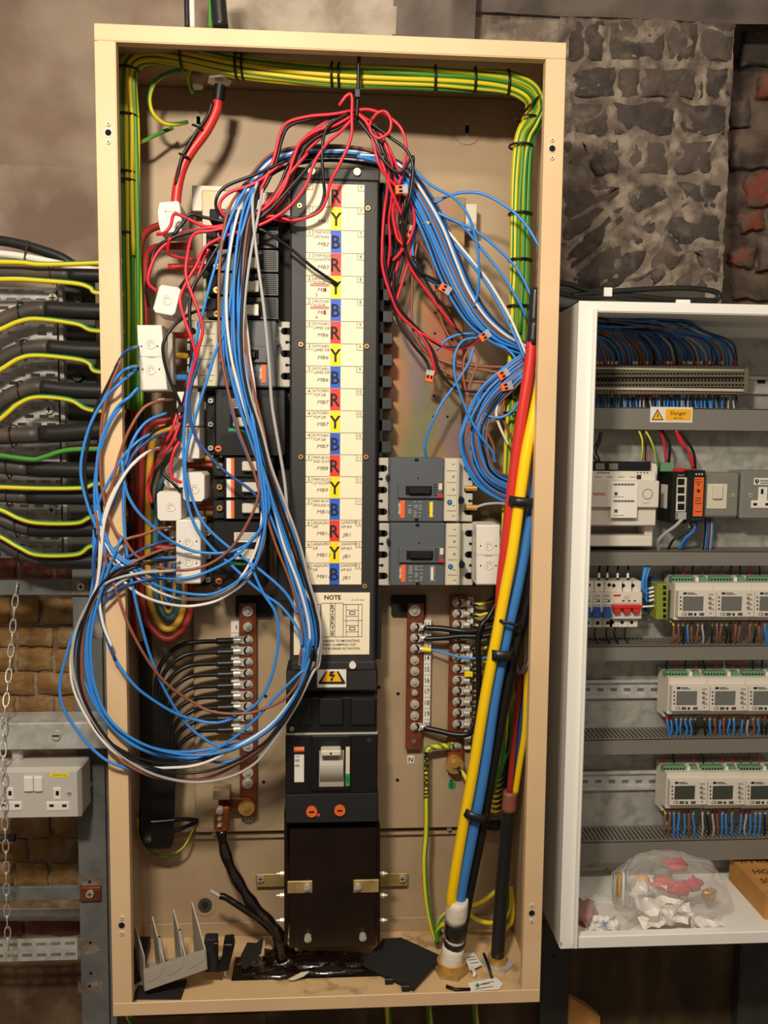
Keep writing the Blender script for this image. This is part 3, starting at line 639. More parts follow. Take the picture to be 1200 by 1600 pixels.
def black_breaker(label, rc, lab, hd, gr, dot, yf=.088):
    x0, y0, x1, y1 = rc; o = T('black_breaker', label, 'breaker', (x0+x1)/2, y1, .16, 'black ribbed breakers')
    part('body', o, rc, yf, .166, 'black', .002); part('terminal_step', o, (x0-14, y0+2, x0, y1-2), yf+.03, .166, 'black_matt')
    g = G()
    for i in range(int((y1-y0)/3.4)):
        yy = y0+3+i*3.4
        if not (lab[1]-3 < yy < gr[3]+3): g.pbox((x0+9, yy, x1-8, yy+1.5), yf-.0008, yf+.001, 'black_matt', 0)
    g.build('ribs', o)['kind'] = 'stuff'; part('rating_label', o, lab, yf-.0006, yf+.001, 'white', 0); part('handle_recess', o, (hd[0]-5, hd[1]-4, hd[2]+3, hd[3]+2), yf-.0004, yf+.001, 'hole', 0); part('handle', o, hd, yf-.012, yf, 'ivory', .002); part('green_strip', o, gr, yf-.0006, yf+.001, 'green_print', 0)
    G().pcyl(dot[0], dot[1], 5, yf-.002, yf+.001, 'orange', 14).pbox((dot[0]-3, dot[1]-1, dot[0]+3, dot[1]+1), yf-.0024, yf, 'hole', 0).build('orange_dial', o)
    for i in range(3): screw('terminal_screw', o, x0-7, y0+18+i*(y1-y0-30)/2, 4, yf+.024, yf+.032, 'steel_bolt', 'x')
    g = G(); [g.pbox((lab[0]+2, lab[1]+2+i*3, lab[2]-3-(i % 2)*5, lab[1]+3+i*3), yf-.0009, yf, 'ink_soft', 0) for i in range(int((lab[3]-lab[1]-2)/3))]; g.build('label_print', o); return o
black_breaker('black ribbed breaker just below the left grey moulded breaker', (336, 608, 446, 712), (361, 623, 386, 638), (364, 652, 386, 667), (357, 669, 381, 674), (341, 701))
black_breaker('lowest black ribbed breaker on the left beside a white transformer', (332, 815, 416, 918), (366, 832, 404, 847), (366, 859, 398, 875), (360, 878, 384, 883), (342, 908))
N4 = ['topmost', 'second', 'third', 'lowest']
for i in range(4):
    y0 = 352+i*37; o = T('single_pole_breaker', f'{N4[i]} of four black single-pole breakers at the upper left', 'breaker', 385, y0+36, .16, 'upper left single-pole breakers')
    part('body', o, (338, y0, 436, y0+36), .09, .166, 'black', .0015); part('handle_recess', o, (374, y0+8, 412, y0+32), .0896, .092, 'hole', 0); part('handle', o, (381, y0+13, 403, y0+29), .078, .092, 'ivory', .0015); part('handle_tip', o, (397, y0+12, 404, y0+30), .074, .08, 'ivory', .001)
    part('terminal_step', o, (322, y0+3, 338, y0+33), .115, .166, 'black_matt'); screw('terminal_screw', o, 338, y0+27, 4.5, .086, .092, 'brass', 'x'); g = G(); [g.pbox((408, y0+4+3*k, 432, y0+5.2+3*k), .0893, .091, 'black_matt', 0) for k in range(10)]; g.build('ribs', o)
o = T('terminal_block', 'small black terminal block above the upper left breakers', 'terminal block', 385, 350, .16); part('body', o, (340, 327, 432, 351), .1, .166, 'black', .002); part('clip', o, (327, 326, 344, 346), .12, .166, 'black_matt', .002); part('contact', o, (352, 322, 366, 336), .095, .11, 'ivory', .001)
for i in range(3):
    y0 = 714+i*33; o = T('single_pole_breaker', f'{("upper", "middle", "lower")[i]} of three black single-pole breakers between black ribbed breakers', 'breaker', 385, y0+32, .16, 'middle left single-pole breakers')
    part('body', o, (350, y0, 428, y0+32), .09, .166, 'black', .0015); part('handle', o, (378, y0+7, 402, y0+22), .078, .092, 'ivory', .0015); part('handle_tip', o, (400, y0+7, 405, y0+22), .075, .08, 'ivory', .001); part('rating_label', o, (354, y0+2, 361, y0+30), .0893, .092, 'white', 0); part('orange_label', o, (361, y0+2, 366, y0+30), .0893, .092, 'orange', 0)
    part('terminal_step', o, (332, y0+2, 350, y0+30), .112, .166, 'black_matt'); screw('terminal_screw', o, 343, y0+14, 4.5, .106, .114, 'brass', 'x')

# ------------------------------------------------------------------ main switch and its cable box
ms = T('main_switch', 'large black main switch below the busbar cover', 'main switch', 518, 1286, .16); MY = .080
part('terminal_cover', ms, (447, 1090, 589, 1146), MY, .18, 'black', .002)
for a, b in ((450, 487), (499, 536), (549, 587)):
    q = part('cover_block', ms, (a, 1092, b, 1133), MY-.006, MY+.004, 'black', .0015); g = G(); n = int((b-a)/3.2); [g.pbox((a+1+i*3.2, 1094, a+2.6+i*3.2, 1131), MY-.0067, MY-.005, 'black_matt', 0) for i in range(n)]; g.build('ribs', q)
part('silver_seam', ms, (446, 1145.5, 590, 1148), MY-.003, MY+.02, 'steel_bolt', .0004); part('body', ms, (446, 1148, 590, 1240), MY-.004, .18, 'black', .002); part('trip_unit', ms, (446, 1240, 591, 1286), MY-.002, .18, 'black_matt', .002)
part('centre_plate', ms, (487, 1150, 548, 1236), MY-.009, MY, 'black', .0015); lb = part('rating_label', ms, (460, 1167, 475, 1222), MY-.0048, MY, 'white', 0)
g = G().pbox((459, 1167, 474.5, 1174), MY-.0052, MY, 'orange', 0).pbox((460, 1174, 475, 1179), MY-.0051, MY, 'ink', 0); g.text('MERLIN GERIN', 467, 1169.5, 2, MY-.0054, 'white', 0, .02, .8); [g.pbox((461, y, 468, y+.8), MY-.0051, MY, 'ink', 0) for y in (1182, 1187, 1189, 1195, 1197)]; g.build('label_print', lb)
wn = part('handle_window', ms, (498, 1172, 538, 1230), MY-.0094, MY-.005, 'grey_plastic', .001); g = G(); x0, x1, z0, z1 = R(500, 1180, 536, 1222, MY-.010)
pts = [(MY-.0095-.012*math.sin(math.pi*i/10), z0+(z1-z0)*i/10) for i in range(11)]; g.add([Vector((x, y, z)) for x in (x0, x1) for y, z in pts], [(i, i+1, 12+i, 11+i) for i in range(10)]+[tuple(range(11)), tuple(range(21, 10, -1))], 'grey_plastic'); g.build('handle_drum', wn)
G().pbox((501, 1173, 533, 1182), MY-.03, MY-.008, 'ivory', .002).pcyl(517, 1177.5, 1.8, MY-.0304, MY-.02, 'hole', 10).build('handle', wn)
sp = part('status_strip', ms, (540, 1167, 546.5, 1228), MY-.0096, MY-.005, 'ivory', .0004); part('green_off', sp, (540, 1209, 546.5, 1227), MY-.01, MY-.006, 'green_print', 0); G().text('OFF', 543.2, 1218, 4, MY-.0104, 'ink', math.pi/2).build('status_print', sp)
for q in ((487, 1269), (531, 1267)): G().pcyl(q[0], q[1], 9, MY-.006, MY, 'orange', 18).pbox((q[0]-4, q[1]-1.2, q[0]+4, q[1]+1.2), MY-.0066, MY-.004, 'hole', 0).build('orange_dial', ms)
disc('pink_lamp', ms, 497.5, 1273.5, 2.6, MY-.003, MY, 'pink', 10); screw('screw', ms, 456, 1139.5, 3.4, MY-.003, MY, 'steel_bolt', 'x'); screw('screw', ms, 577, 1157, 3.4, MY-.006, MY, 'steel_dark', 'x')
for q in ((502, 1161), (534, 1160)): disc('hole', ms, q[0], q[1], 1.8, MY-.0095, MY-.005, 'hole', 8)
G().pbox((447, 1047, 590, 1090), .11, .18, 'black_matt', .002).build('terminal_chamber', ms); part('clear_shroud', ms, (447, 1048, 588, 1078), MY+.004, MY+.006, 'clear_dark', 0, label='clear plastic terminal shroud')
wl = part('warning_label', ms, (495.5, 1046, 541, 1074), .0835, .0845, 'white', 0, label='electric shock warning triangle'); g = G(); g.ppoly([(509, 1049), (529, 1049), (540, 1067), (538, 1069), (499, 1069), (497, 1067)], .0832, .084, 'ink').ppoly([(511, 1049), (526, 1049), (534, 1065), (503, 1065)], .0829, .0835, 'sign_amber').ppoly([(516, 1049), (523, 1049), (519, 1054), (524, 1054), (519.5, 1061), (521, 1062), (517, 1065), (516, 1060), (518, 1060), (519, 1057), (514, 1057)], .0826, .0832, 'ink'); g.build('label_print', wl)
bx = T('cable_box', 'dark brown cable box under the main switch with brass brackets', 'cable box', 520, 1480, .13)
part('upper_gap', bx, (450, 1286, 588, 1294), .112, .17, 'hole', 0); part('front_plate', bx, (452, 1293, 588, 1480), .098, .102, 'brownbox', .001)
for x0, x1 in ((444, 449), (589, 594)):
    g = G(); g.ppoly([(x0, 1270), (x1, 1290), (x1, 1476), (x0, 1476)], .098, .19, 'brownbox'); g.build('side_plate', bx)
for rc in ((449, 1377, 488, 1396), (552, 1375, 592, 1395)): part('front_bracket', bx, rc, .0955, .098, 'brass_plate')
for rc in ((400, 1366, 447, 1386), (592, 1365, 637, 1385)): part('rear_bracket', bx, rc, .196, .2, 'brass_plate')
for q in ((480, 1388), (559, 1387), (481, 1468), (567, 1466)): screw('nut', bx, q[0], q[1], 6, .09, .098, 'steel_bolt', 'n')
for q in ((407, 1374), (629, 1374)): screw('screw', bx, q[0], q[1], 5.5, .19, .197, 'steel_bolt', 'x')
for x, d_ in ((441, -1), (596, 1)):
    for y in (1365, 1399, 1438): c = P(x, y, .12); G().cyl((c.x-.004, c.y, c.z), (c.x+.005, c.y, c.z), .0045, 'steel_bolt', n=6).cyl((c.x+d_*.010, c.y, c.z), (c.x, c.y, c.z), .0025, 'steel_bolt', n=8).build('side_bolt', bx)

# ================================================================== neutral and earth bars
def lug(parent, x, y, Y=.166, m='steel_bolt', side=-1, L=24):
    g = G(); g.pcyl(x, y, 7.4, Y, Y+.002, m, 14); a, b = sorted((x, x+side*L*.62)); g.pbox((a, y-6.2, b, y+6.2), Y, Y+.002, m, .0004)
    g.cyl(P(x+side*L*.5, y, Y), P(x+side*L*.95, y+.5, Y), .0055, m, .006, 12); return g.build('lug', parent)
BY = .170
def bar(name, label, rc, cat):
    o = T(name, label, cat, (rc[0]+rc[2])/2, rc[3], .185); part('copper_strip', o, rc, BY, BY+.006, 'copper', .0008); return o
nb = bar('neutral_bar', 'copper neutral bar left of the main switch with black cables', (374, 942, 401, 1277), 'busbar')
part('insulator', nb, (368, 932, 426, 964), .1765, .187, 'black_matt', .001); part('spacer', nb, (378, 1180, 398, 1190), .176, .187, 'black_matt')
for y in (955, 980, 1166, 1208, 1224): screw('bolt', nb, 387, y, 6 if y != 980 else 5, BY-.006, BY, 'steel_bolt', 'n', 'steel_bolt')
for y in (1000, 1017, 1035, 1052, 1070, 1087, 1104, 1121, 1139): screw('bolt', nb, 388, y, 4.6, BY-.010, BY-.003, 'steel_bolt', 'n')
st = part('number_strip', nb, (361, 971, 374, 1150), .172, .187, 'white', .0006); g = G(); [g.text(str(i+1), 369.5, 980+i*17.6, 7, .1717, 'ink', 0, .02) for i in range(10)]; [g.pbox((361.5, 988.5+i*17.6, 373.5, 989.1+i*17.6), .1718, .173, 'ink_soft', 0) for i in range(9)]; g.build('numbers_print', st)
part('copper_link', nb, (342, 1248, 386, 1268), .160, BY, 'copper', .001); screw('large_bolt', nb, 385, 1263, 9, .155, .166, 'brass', 'n', 'brass')
nm = bar('neutral_bar', 'copper neutral bar right of the main switch, numbered 13 to 20', (635, 942, 661, 1171), 'busbar')
part('insulator', nm, (612, 931, 666, 962), .1765, .187, 'black_matt', .001)
for y in (954, 1032, 1049, 1067, 1083, 1101, 1119): screw('bolt', nm, 648, y, 5 if y != 954 else 6.5, BY-.006, BY, 'steel_bolt', 'n', 'steel_bolt' if y != 1083 else None)
for y in (980, 997, 1014, 1137): screw('bolt', nm, 648, y, 4.6, BY-.010, BY-.003, 'steel_bolt', 'n')
disc('spare_hole', nm, 646, 1158, 3.6, BY-.0004, BY+.001, 'mortar'); 
st = part('number_strip', nm, (662, 969, 673, 1136), .172, .187, 'white', .0006); g = G(); [g.text(str(i+11), 667.5, 976+i*17.4, 8, .1717, 'ink', 0, .01, .8) for i in range(10)]; [g.pbox((662.5, 985+i*17.4, 672.5, 985.6+i*17.4), .1718, .173, 'ink_soft', 0) for i in range(9)]; g.build('numbers_print', st)
eb = bar('earth_bar', 'long copper earth bar behind the thick coloured cables', (701, 930, 726, 1206), 'busbar')
EY = [942, 959, 976, 995, 1012, 1029, 1045, 1063, 1080, 1097, 1114, 1132]
for y in EY+[1166]: screw('bolt', eb, 714, y, 4.6, BY-.010, BY-.003, 'steel_bolt', 'n')
screw('large_bolt', eb, 711, 1196, 10, BY-.012, BY, 'brass', 'n', 'brass')
st = part('number_strip', eb, (728, 933, 738, 1171), .172, .187, 'white', .0006); g = G(); [g.text(str(i+1), 733, 941+i*17, 7.5, .1717, 'ink', 0, .01, .8) for i in range(14)]; g.build('numbers_print', st)

# ------------------------------------------------------------------ black neutral cables on the left
NY = [1000, 1017, 1035, 1052, 1070, 1087, 1104, 1121, 1139]
for i, y in enumerate(NY):
    o = T('neutral_cable', f'black neutral cable on the left bar, {["first", "second", "third", "fourth", "fifth", "sixth", "seventh", "eighth", "ninth"][i]} lug from the top', 'cable', 300, y, .16, 'black neutral cables on the left bar')
    lug(o, 388, y); xd = 240+i*3.6; xu = 214+i*2.6; b = 262+i*2.4
    pts = S(f'366,{y+1},.168 340,{y+2},.163 312,{y+3},.155 {b+24},{y+7},.148 {b},{y+24},.142 {xd+6},{y+55},.14 {xd+2},{min(1230, y+130)},.138 {xd},1290,.137 {xd-1},1316,.14 {xd-9},1322,.15 {xu+2},1296,.165 {xu},1220,.18 {xu},1120,.185 {xu-2},980,.187')
    G().tube(path(pts), .0040, 'c_black', 8).build('core', o); G().tube(path([(372, y+.5, .167), (355, y+1.5, .165), (338, y+2, .163)]), .0056 if i not in (6,) else .0065, 'black_sheath', 10).build('sleeve', o)
wire('cable_tie', 'clear tie round the black cable bundle low on the left', '236,1284,.128 250,1283,.126 272,1281,.128', .0012, 'w_grey', cat='cable tie')
wire('cable', 'black cable branching right from the low left bundle', '262,1282,.15 290,1280,.16 308,1282,.18', .004, 'c_black', cat='cable', n=8)
wire('cable', 'second black cable branching right and up from the low left bundle', '262,1302,.15 285,1294,.16 308,1284,.18', .004, 'c_black', cat='cable', n=8)
wire('earth_wire', 'thin green-yellow wire looping below the black cable bundle', '214,1280,.17 218,1305,.17 235,1330,.17 258,1338,.17 285,1326,.17 300,1300,.18 305,1285,.185', .002, 'w_ey', m2='w_eg')
# coloured phase cables in a U at the left
for nm_, lab, m, t in (('red', 'outermost red phase cable of the U-shaped loop at left', 'c_dred', '270,655,.13 238,662,.13 224,690,.13 220,760,.13 219,850,.125 221,920,.12 230,970,.115 255,997,.11 280,990,.115 296,960,.12 299,920,.13 299,870,.14'),
                       ('yellow', 'outer yellow phase cable of the U-shaped loop at left', 'c_dyellow', '278,668,.13 252,674,.13 238,695,.13 233,760,.13 231,850,.125 233,920,.12 240,956,.115 258,982,.11 277,974,.115 287,945,.12 289,900,.13 289,870,.14'),
                       ('blue', 'teal blue phase cable inside the U-shaped loop at left', 'c_teal', '260,740,.14 248,770,.135 243,850,.125 243,920,.12 249,948,.115 260,965,.11 272,960,.115 279,935,.12 281,900,.13 281,870,.14'),
                       ('yellow', 'inner short yellow phase cable of the U-shaped loop', 'c_dyellow', '249,880,.135 250,930,.13 256,952,.125 266,956,.125 273,945,.13 275,900,.14'),
                       ('blue', 'innermost dark blue phase cable of the U-shaped loop', 'w_dblue', '254,880,.14 256,925,.135 262,941,.13 269,938,.13 272,915,.14 272,880,.145'),
                       ('red', 'dark red phase cable down the left side behind the U', 'c_dred', '197,520,.15 196,600,.15 197,760,.15 198,880,.15 205,960,.15 212,1000,.16'),
                       ('yellow', 'yellow phase cable down the left side behind the U', 'c_dyellow', '210,590,.16 209,700,.16 210,850,.155 214,950,.15 220,1000,.16'),
                       ('blue', 'dark blue phase cable down the left behind the transformers', 'w_dblue', '217,590,.17 220,640,.17 216,720,.17 216,800,.17'),
                       ('red', 'thick red cable bending left below the top transformer', 'c_dred', '268,350,.12 245,354,.125 228,364,.13 219,385,.135 217,430,.14 217,480,.145 218,540,.15'),
                       ('red', 'second thick red cable bending left below the top transformer', 'c_dred', '300,385,.12 262,385,.125 240,388,.13 229,402,.135 227,440,.14 227,480,.145 227,530,.15')):
    wire('phase_cable', lab, t, .0058 if 'inner' not in lab else .005, m, cat='cable', n=10)
for lab, m, t in (('red stub between a white transformer and the grey breaker', 'c_red', '262,524,.1 295,524,.115'), ('yellow stub between a white transformer and the grey breaker', 'c_dyellow', '262,556,.1 293,556,.115'), ('blue stub between a white transformer and the grey breaker', 'c_blue', '264,590,.1 294,590,.115'),
                  ('red stub behind the upper single-pole breakers', 'c_red', '262,417,.13 322,417,.14'), ('dark red stub behind the middle single-pole breakers', 'c_dred', '280,727,.12 340,727,.125'), ('dark red stub above the lower white transformer', 'c_dred', '270,793,.12 340,793,.125'),
                  ('yellow stub at the upper of three single-pole breakers', 'c_dyellow', '320,716,.12 333,716,.122'), ('yellow stub at the lower of three single-pole breakers', 'c_dyellow', '321,802,.12 333,802,.122'), ('red stub at the lowest ribbed breaker', 'c_dred', '240,855,.12 280,857,.12')):
    wire('phase_cable', lab, t, .0052, m, cat='cable', n=10)
# red feed from the roof gland
wire('phase_cable', 'thick red cable dropping from the roof gland to a transformer', '341,156,.1 337,175,.1 322,205,.1 300,235,.1 286,260,.1 278,290,.1 274,325,.1', .0078, 'c_red', cat='cable', n=12)
wire('wire', 'black wire tied along the thick red roof cable', '332,160,.092 324,182,.092 308,205,.09 293,230,.09 283,250,.09 275,290,.095', .0028, 'w_black', n=8)
for p in ((309, 200, 'upper'), (288, 245, 'lower')): wire('cable_tie', f'{p[2]} black tie on the thick red roof cable', [(p[0]-8, p[1]-5, .094), (p[0], p[1]-2, .086), (p[0]+8, p[1]+3, .092)], .0018, 'w_black', cat='cable tie')

# ------------------------------------------------------------------ current transformers
def ct(label, poly, yf, yb, logo=None, pins=(), seam=None, step=None, name='current_transformer'):
    xs = [q[0] for q in poly]; ys = [q[1] for q in poly]; o = T(name, label, 'transformer', sum(xs)/len(xs), max(ys), yb, 'white current transformers')
    f = [P(x, y, yf+.002) for x, y in poly]; c = sum(f, Vector())/len(f); fi = [c+(q-c)*.955+Vector((0, -.002, 0)) for q in f]; bk = [Vector((q.x, yb, q.z)) for q in f]
    n = len(f); g = G(); g.add(fi+f+bk, [tuple(range(n))]+[(n+i, n+(i+1) % n, (i+1) % n, i) for i in range(n)]+[(2*n+i, 2*n+(i+1) % n, n+(i+1) % n, n+i) for i in range(n)]+[tuple(range(3*n-1, 2*n-1, -1))], 'white_ct'); g.fix = True; g.build('housing', o)
    if logo:
        for lx, ly in logo:
            cc = P(lx, ly, yf); rr = PXL(7, yf); G().tube([cc+Vector((math.cos(t)*rr, -.0002, math.sin(t)*rr)) for t in [2*math.pi*k/20 for k in range(21)]], .0006, 'ivory', 4, caps=False).tube([cc+Vector((math.cos(t)*rr*.5, -.0002, math.sin(t)*rr*.5)) for t in [math.pi*k/10 for k in range(15)]], .0006, 'grey_plastic', 4, caps=False).build('embossed_logo', o)
    for q in pins: disc('pin_hole', o, q[0], q[1], 1.3, yf-.0003, yf+.003, 'hole', 8)
    if seam: g = G(); g.pbox((seam[0], seam[1]-.5, seam[2], seam[1]+.5), yf-.0002, yf+.002, 'grey_plastic', 0); xm = (seam[0]+seam[2])/2; g.pbox((xm-6, seam[1]-.5, xm+6, seam[1]+2.2), yf-.0004, yf+.002, 'grey_plastic', 0); g.build('lid_seam', o)
    if step: part('connector', o, step, yf+.03, yb, 'grey_plastic')
    return o
def rr_(x0, y0, x1, y1, k=4, sk=0): return [(x0+k+sk, y0), (x1-k+sk, y0), (x1+sk, y0+k), (x1, y1-k), (x1-k, y1), (x0+k, y1), (x0, y1-k), (x0+sk, y0+k)]
ct('white transformer on the thick red cable at the top left', [(249, 316), (278, 314), (281, 318), (285, 350), (284, 362), (252, 366), (248, 350), (246, 332)], .07, .125)
g = G().pbox((256, 330, 278, 331), .0695, .073, 'grey_plastic', 0).pbox((258, 326, 259, 334), .0695, .073, 'grey_plastic', 0).pbox((273, 326, 274, 334), .0695, .073, 'grey_plastic', 0); g.build('embossed_mark', bpy.data.objects['current_transformer'])
ct('tilted white cube transformer above the long one at left', [(253, 445), (279, 449), (283, 454), (274, 490), (269, 494), (243, 489), (239, 483), (249, 448)], .03, .10, [(261, 469)])
ct('long white triple transformer overlapping the left frame edge', [(214, 508), (253, 508), (262, 610), (219, 611)], .045, .10, [(236, 538), (236, 578)], ((221, 541), (246, 541), (223, 577), (249, 577)), (217, 557, 256), (262, 520, 270, 600))
ct('upper white transformer beside the black ribbed breaker', rr_(276, 612, 312, 666, 2), .065, .115, None, (), None)
ct('white transformer directly below the upper one by the ribbed breaker', rr_(274, 668, 312, 717, 1.5), .06, .115, [(294, 678)], ((281, 686), (305, 686)))
ct('white square transformer half hidden behind another, centre left', [(260, 719), (284, 719), (287, 722), (287, 762), (262, 763), (256, 755), (255, 725)], .085, .125, [(274, 740)])
ct('bright white square transformer beside the three single-pole breakers', rr_(286, 738, 320, 784, 5), .05, .11, [(304, 764)])
ct('white square transformer lowest of the three square ones', rr_(246, 768, 284, 814, 4, -1), .05, .11, [(267, 792)])
ct('long white transformer beside the lowest black ribbed breaker', rr_(275, 812, 314, 912, 1), .05, .11, [(294, 848), (294, 878)], ((281, 846), (307, 846), (281, 880), (307, 880)), (275, 864, 314), (266, 858, 276, 868))
ct('long white transformer beside the lower right grey breaker', rr_(744, 820, 781, 914, 1), .075, .135, [(764, 853), (764, 883)], ((751, 853), (775, 853), (751, 884), (775, 884)), (745, 867, 781), (738, 828, 746, 906))

# ================================================================== thick coloured cables on the right
bg = T('feeder_bundle_gland', 'large brass gland at the foot of the thick coloured cables', 'gland', 703, 1520, .09)
c0 = PZ(705, 1516, .003); G().cyl((c0.x, c0.y, .0015), (c0.x, c0.y, .010), .030, 'brass_plate', n=6).build('lock_nut', bg); G().cyl((c0.x, c0.y, .010), (c0.x, c0.y, .022), .025, 'brass', n=20).build('collar', bg)
yb_ = c0.y
def feeder(label, m, t, r): 
    return wire('feeder_cable', label, t, r, m, cat='cable', n=14, sub=8)
feeder('thick red feeder cable with a black capped end at the right', 'c_red', f'831,535,.030 826,580,.030 815,650,.030 803,740,.032 793,830,.036 783,920,.046 779,1010,.058 763,1130,.066 741,1260,.074 718,1390,.08 706,1500,{yb_:.3f}', .0088)
feeder('thick yellow feeder cable, leftmost below the tape', 'c_yellow', f'852,540,.028 844,600,.026 832,660,.024 822,710,.022 812,780,.022 801,860,.024 788,930,.028 775,1000,.032 758,1090,.038 740,1200,.046 722,1300,.054 706,1400,.062 708,1425,.07 702,1500,{yb_-.003:.3f}', .0090)
feeder('thick blue feeder cable between yellow and black', 'c_blue', f'852,640,.042 845,700,.040 836,770,.040 820,860,.040 806,930,.040 790,1000,.042 773,1090,.046 757,1200,.052 739,1300,.058 720,1400,.066 708,1500,{yb_:.3f}', .0092)
feeder('thick black feeder cable at the right of the bundle', 'c_black', f'862,700,.052 852,780,.052 836,880,.050 820,960,.052 804,1020,.054 786,1110,.058 768,1210,.064 752,1300,.070 733,1395,.076 714,1500,{yb_+.008:.3f}', .0088)
cp = T('cable_end_cap', 'black shrink cap on the end of the red feeder cable', 'cap', 835, 540, .03); G().tube(path(S('832,540,.03 835,500,.03'), sub=4), .0095, 'black_sheath', 14).build('sleeve', cp)
pts = path(S('834,505,.03 836,470,.03 837,455,.03 838,449,.03'), sub=5); G().tube(pts, .01, 'black_sheath', 14, rads=[.0088]*11+[.0084, .0076, .0062, .0042, .0015][:len(pts)-11]).build('dome', cp)
def band(label, px, py, Y, wpx, hpx, ang, m='black_sheath', name='tape_band', dep=.017, cat='tape'):
    c = P(px, py, Y); a = PXL(wpx, Y)/2; h = PXL(hpx, Y)/2; ca, sa = math.cos(ang), math.sin(ang); n = 20; vs = []
    for q in (-1, 1):
        for rr in (1, .9):
            for i in range(n):
                t = 2*math.pi*i/n; x, y, z = a*rr*math.copysign(abs(math.cos(t))**.7, math.cos(t)), dep*rr*math.copysign(abs(math.sin(t))**.8, math.sin(t)), q*h
                vs.append(c+Vector((x*ca-z*sa, y, x*sa+z*ca)))
    fs = []
    for i in range(n):
        j = (i+1) % n; fs += [(i, j, 2*n+j, 2*n+i), (n+i, 3*n+i, 3*n+j, n+j), (i, n+i, n+j, j), (2*n+i, 2*n+j, 3*n+j, 3*n+i)]
    g = G(); g.add(vs, fs, m, True); return g.thing(name, label, cat, 'black tape bands on the feeders' if name == 'tape_band' else None)
band('black tape band near the top of the coloured feeders', 814, 783, .033, 44, 15, -.10, dep=.026)
band('narrow black cable tie round the feeders below the breakers', 792, 969, .042, 44, 5, -.25, name='cable_tie', cat='cable tie', dep=.027)
band('black tape band beside the earth bar on the feeders', 781, 1019, .044, 40, 17, -.03, dep=.027)
band('black tape band low on the coloured feeders', 741, 1267, .058, 42, 13, -.3, dep=.027)
wp = T('tape_wrap', 'white tape wrap at the foot of the coloured feeders', 'tape', 706, 1505, .08)
def sleeve(parent, name, t, rs, m, n=14): pts = path(S(t), sub=4); k = len(pts); G().tube(pts, .01, m, n, rads=[rs[0]+(rs[-1]-rs[0])*i/(k-1)+.0008*random.uniform(-1, 1) for i in range(k)]).build(name, parent)
sleeve(wp, 'upper_wrap', f'715,1404,.068 712,1440,.072', (.0185, .0185), 'tape_white'); sleeve(wp, 'black_tape', '714,1436,.072 711,1463,.076', (.0192, .0188), 'black_sheath'); sleeve(wp, 'middle_wrap', '711,1462,.077 710,1472,.078', (.0182, .018), 'tape_white'); sleeve(wp, 'black_tape', '711,1467,.078 709,1478,.08', (.019, .018), 'black_sheath'); sleeve(wp, 'lower_wrap', f'709,1476,.08 704,1510,{yb_:.3f}', (.0185, .021), 'tape_white')
# second cable
g2 = T('cable_gland', 'small brass gland on a grey plate under the black cable', 'gland', 777, 1505, .1); c1 = PZ(777, 1504, .004); G().cyl((c1.x, c1.y, .0016), (c1.x, c1.y, .006), .029, 'galv', n=6).build('plate', g2); G().cyl((c1.x, c1.y, .006), (c1.x, c1.y, .016), .0165, 'brass', n=18).build('collar', g2)
sc_ = T('supply_cable', 'black sheathed cable standing behind the coloured feeders', 'cable', 778, 1500, .1)
G().tube(path(S(f'795,1258,.12 790,1320,.12 783,1400,.115 777,1500,{c1.y:.3f}')), .0118, 'black_sheath', 14).build('sheath', sc_); G().tube(path(S('797,1236,.118 795,1266,.12')), .0128, 'tape_brown', 14).build('brown_tape', sc_)
for m, lab, t in (('c_dred', 0, '836,960,.12 826,1020,.12 814,1060,.118 806,1120,.116 800,1190,.116 796,1240,.116'), ('w_dblue', 0, '836,1000,.126 822,1060,.126 812,1140,.124 803,1240,.122'), ('c_yellow', 0, '842,980,.11 832,1030,.11 824,1070,.11 820,1140,.112 811,1200,.114 805,1240,.116')): wire('core', '', t, .0054, m, n=10, parent=sc_)

# ================================================================== green and yellow earth wires
ET = S('200,640,.13 197,560,.13 197,480,.13 196,400,.125 196,300,.12 196,200,.115 197,130,.11 204,96,.105 235,83,.1 290,89,.09 370,104,.08 450,113,.075 530,119,.07 610,121,.065 680,123,.06 745,126,.06 795,130,.06 826,144,.065 838,165,.075 832,190,.085 820,215,.095 815,260,.1 813,330,.105 813,420,.11 810,520,.115 806,620,.12 802,720,.13 799,820,.14 797,920,.15 795,1010,.155 793,1100,.16')
rnd = random.Random(3); offs = [(0, 0)]+[(.0068*math.cos(a), .0068*math.sin(a)) for a in [k*math.pi/3 for k in range(6)]]+[(.0135*math.cos(a), .0135*math.sin(a)) for a in [.26+k*math.pi/5.5 for k in range(11)]]
base = [inside(P(*q), .019) for q in ET]
for i, (u, v) in enumerate(offs):
    c = []
    for k, q in enumerate(base):
        t = (base[min(k+1, len(base)-1)]-base[max(k-1, 0)]).normalized(); s1 = Vector((0, 1, 0)); s1 = (s1-t*s1.dot(t)).normalized(); s2 = t.cross(s1); ph = .12*k
        uu, vv = u*math.cos(ph)-v*math.sin(ph), u*math.sin(ph)+v*math.cos(ph); c.append(q+s1*uu*.8+s2*vv+Vector([rnd.uniform(-.0012, .0012) for _ in range(3)]))
    n0 = 0 if i % 3 else 3; n1 = len(c)-(i % 4)*2
    g = G(); g.tube(cat_rom(c[n0:n1], 5), .0036, 'w_ey', 8, 'w_eg', ((0, 1, 2), (3, 4, 5, 6), (5, 6, 7))[i % 3], .05); g.thing('earth_wire', 'green-yellow earth wire in the bundle framing the cabinet inside', 'wire', 'earth wires in the framing bundle')
